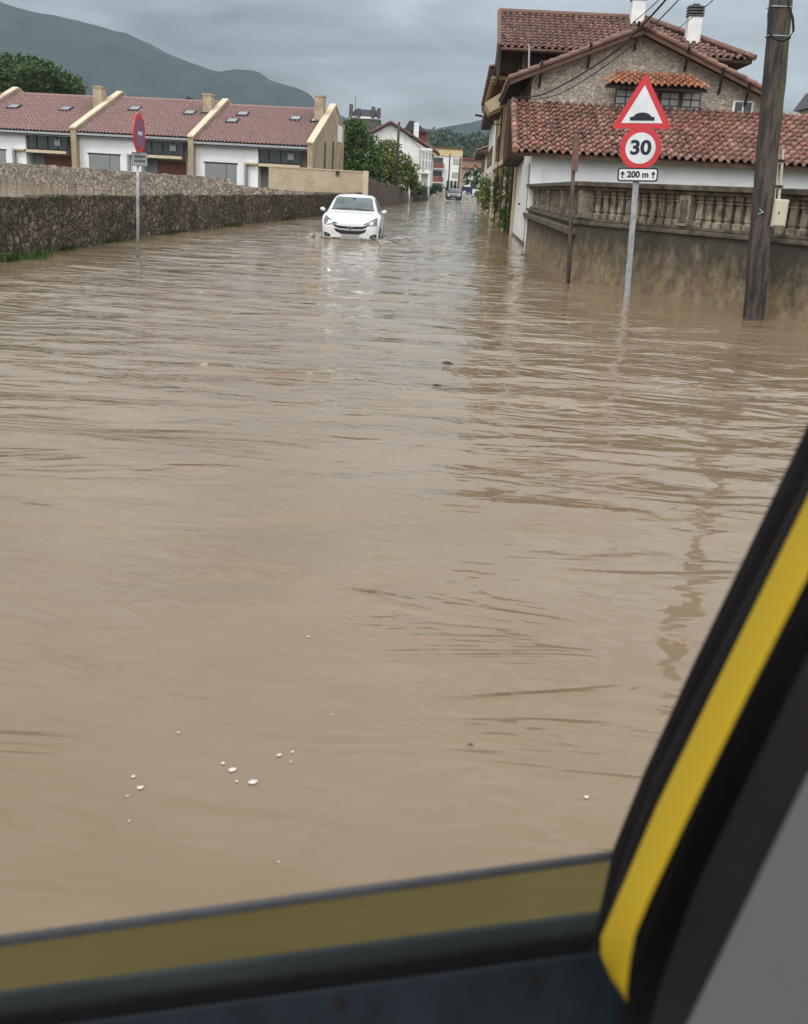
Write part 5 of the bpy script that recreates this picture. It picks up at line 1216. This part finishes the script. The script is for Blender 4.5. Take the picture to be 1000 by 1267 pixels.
for k in range(760):
    x = rnd.uniform(-75, 60); y = rnd.uniform(380, 632)
    if k > 520: y = rnd.uniform(596, 632)
    if k > 700: x = rnd.uniform(-52, 30); y = rnd.uniform(610, 625)
    b = hz(x, y); r_ = rnd.uniform(2.6, 5.2); h_ = r_*rnd.uniform(.9, 1.4); tone = rnd.random()*30
    for q in range(34):
        while True:
            d_ = Vector((rnd.gauss(0, 1), rnd.gauss(0, 1), rnd.gauss(0, 1)))
            if d_.length > .01: break
        d_.normalize(); p = Vector((x+d_.x*r_*rnd.uniform(.6, 1), y+d_.y*r_*.8, b+h_*.7+d_.z*h_*rnd.uniform(.7, 1)))
        a = Vector((rnd.uniform(-1, 1), rnd.uniform(-1, 1), rnd.uniform(-.6, .6))).normalized()*1.25; c = a.cross(Vector((rnd.uniform(-1, 1), rnd.uniform(-1, 1), rnd.uniform(-1, 1)))).normalized()*.9
        fo.q([p-a, p+c, p+a, p-c], (tone+rnd.random()*.5+.01, .5))
tag(fo.build('forest', 'forest'), 'distant dark wooded hill above the roofs at the end of the street', 'forest', kind='stuff')
t = thing('distant_house', (at(998, 140, 60).x, 60, 1), 'corner of a grey-roofed house showing at the right edge, above the tiled roof', 'house')
a = at(1006, 134, 60); MB().box((a.x+.1, 60, .5), (a.x+6, 66, a.z)).build('wall', 'plaster_white', t)
MB().prism([(a.x-.3, 59.6, a.z), (a.x+6.3, 59.6, a.z), (a.x+5, 62, a.z+1.2), (a.x+1, 62, a.z+1.2)], (0, 3, 0)).build('roof', 'slate', t)

# ------------------------------------------------------------------ the vehicle door we look out of
vd = thing('vehicle_door', dep(700, 1150, .85), 'dark vehicle door in the foreground with a half-lowered tinted window and a yellow grab rail', 'vehicle door')
ORG[vd.name] = vd.location.copy()
def slab(pts, d, th, name, m, par=None, bevel=.002):
    """bar whose face is given by photo points at depth d (or per-point depths), th metres thick away from us"""
    P3 = [dep(p[0], p[1], p[2] if len(p) > 2 else d) for p in pts]
    return MB().prism(P3, F*th).build(name, m, par or vd, bevel=bevel)
gm = D.materials.new('tinted_glass'); gm.use_nodes = True; n = gm.node_tree.nodes; l = gm.node_tree.links; n.clear()
o_ = n.new('ShaderNodeOutputMaterial'); tr = n.new('ShaderNodeBsdfTransparent'); gl = n.new('ShaderNodeBsdfGlossy'); df = n.new('ShaderNodeBsdfDiffuse'); m1 = n.new('ShaderNodeMixShader'); m2 = n.new('ShaderNodeMixShader')
tr.inputs[0].default_value = (.67, .68, .52, 1); gl.inputs['Roughness'].default_value = .03; m1.inputs[0].default_value = .05
nz = n.new('ShaderNodeTexNoise'); nz.inputs['Scale'].default_value = 9; tcn = n.new('ShaderNodeTexCoord'); l.new(tcn.outputs['Object'], nz.inputs['Vector'])
mrn = n.new('ShaderNodeMapRange'); mrn.inputs[1].default_value = .3; mrn.inputs[2].default_value = .7; mrn.inputs[3].default_value = .04; mrn.inputs[4].default_value = .14; l.new(nz.outputs[0], mrn.inputs[0])
df.inputs[0].default_value = (.10, .10, .055, 1)
l.new(tr.outputs[0], m1.inputs[1]); l.new(gl.outputs[0], m1.inputs[2]); l.new(mrn.outputs[0], m2.inputs[0]); l.new(m1.outputs[0], m2.inputs[1]); l.new(df.outputs[0], m2.inputs[2]); l.new(m2.outputs[0], o_.inputs[0])
M['tinted_glass'] = gm
slab([(-120, 1184), (780, 1060), (752, 1150), (-120, 1262)], .92, .003, 'window_glass', 'tinted_glass', bevel=0)
slab([(-120, 1175), (775, 1051), (772, 1064), (-120, 1190)], .905, .005, 'glass_edge', 'glass_edge', bevel=.003)
slab([(-120, 1244), (760, 1126), (756, 1152), (-120, 1274)], .88, .006, 'outer_seal', 'seal_teal', bevel=.005)
slab([(-120, 1271), (760, 1150), (760, 1186), (-120, 1310)], .84, .006, 'inner_seal', 'trim_black', bevel=.004)
slab([(-150, 1300), (790, 1172), (850, 1500), (-150, 1500)], .80, .004, 'door_panel', 'door_blue', bevel=.008)
sc_ = MB()
for (px, py) in ((120, 1262), (420, 1219), (660, 1186)):
    c_ = dep(px, py+22, .80); sc_.tube([c_, c_-F*.003], .0045, 14)
sc_.build('panel_screws', 'trim_charcoal', D.objects['door_panel'])
# window frame, the diagonal
slab([(1092, 320), (1150, 420), (900, 960), (800, 1190), (800, 1300), (690, 1300), (735, 1174), (762, 1052), (800, 958), (860, 826), (930, 680), (1000, 534)], .82, .012, 'window_frame', 'trim_black', bevel=.004)
slab([(1106, 370), (1120, 395), (840, 960), (760, 1180), (744, 1176), (775, 1060), (812, 965), (900, 792), (1000, 592)], .805, .012, 'frame_lip', 'trim_charcoal', bevel=.003)
# yellow grab rail: a capsule-ended tube
def cap_tube(p0, p1, r, name, m, cap0=True):
    d_ = (p1-p0).normalized(); P_, R_ = [], []
    if cap0:
        for k in range(6):
            a_ = pi/2*k/6; P_.append(p0+d_*r*(1-cos(a_))); R_.append(max(.0008, r*sin(a_)))
    P_ += [p0+d_*r, p1]; R_ += [r, r]
    return MB().tube(P_, R_, 24).build(name, m, vd, smooth=True)
Lp = [(1110, 400), (1000, 632), (910, 815), (820, 1000), (772, 1112), (748, 1168), (748, 1192), (757, 1212), (767, 1224)]
Rp = [(1158, 412), (990, 730), (924, 860), (858, 995), (806, 1104), (786, 1152), (780, 1182), (776, 1206), (771, 1225)]
mb = MB(); rows = []; NU = 12
for (l_, r_) in zip(Lp, Rp):
    a, b = dep(l_[0], l_[1], .70), dep(r_[0], r_[1], .56); row = []
    for i in range(NU+1):
        u = i/NU; row.append(a.lerp(b, u)-F*(.016*sin(pi*u)**.8)*min(1, (b-a).length/.14+.2))
    rows.append(row)
for r0_, r1_ in zip(rows, rows[1:]):
    for i in range(NU): mb.q([r0_[i], r0_[i+1], r1_[i+1], r1_[i]])
    mb.q([r0_[0], r1_[0], r1_[0]+F*.012, r0_[0]+F*.012]); mb.q([r0_[NU], r1_[NU], r1_[NU]+F*.012, r0_[NU]+F*.012]); mb.q([r0_[0]+F*.012, r0_[NU]+F*.012, r1_[NU]+F*.012, r1_[0]+F*.012])
gr_ = mb.build('grab_rail', 'rail_yellow', vd, smooth=True)
bm = bmesh.new(); bm.from_mesh(gr_.data); bmesh.ops.remove_doubles(bm, verts=bm.verts, dist=1e-5); bmesh.ops.recalc_face_normals(bm, faces=bm.faces)
for e_ in bm.edges:
    if len(e_.link_faces) == 2 and e_.calc_face_angle() > .9: e_.smooth = False
bm.to_mesh(gr_.data); bm.free()
# pillar trim and seat-side panel
slab([(1130, 560), (1300, 560), (1300, 1400), (740, 1400), (782, 1200), (822, 1100), (905, 905), (1000, 735)], .76, .005, 'pillar_channel', 'trim_black', bevel=.001)
slab([(1120, 640), (1300, 640), (1300, 1400), (770, 1400), (820, 1215), (862, 1100), (1000, 812)], .62, .004, 'pillar_trim', 'pillar_brown', bevel=.0015)
slab([(1120, 760), (1500, 760), (1500, 1450), (770, 1450), (852, 1268), (1000, 962)], .54, .003, 'side_panel', 'trim_grey', bevel=.001)

# ------------------------------------------------------------------ damp air
hzm = D.materials.new('damp_air'); hzm.use_nodes = True; n = hzm.node_tree.nodes; l = hzm.node_tree.links; n.clear()
o_ = n.new('ShaderNodeOutputMaterial'); pv = n.new('ShaderNodeVolumePrincipled'); pv.inputs['Density'].default_value = .00013; pv.inputs['Color'].default_value = (.72, .84, .95, 1); pv.inputs['Anisotropy'].default_value = 0
l.new(pv.outputs[0], o_.inputs['Volume']); M['haze'] = hzm
hb = MB().box((-2560, -450, -8), (2560, 2360, 420)).build('haze', 'haze'); tag(hb, kind='stuff')
print('objects', len(D.objects))
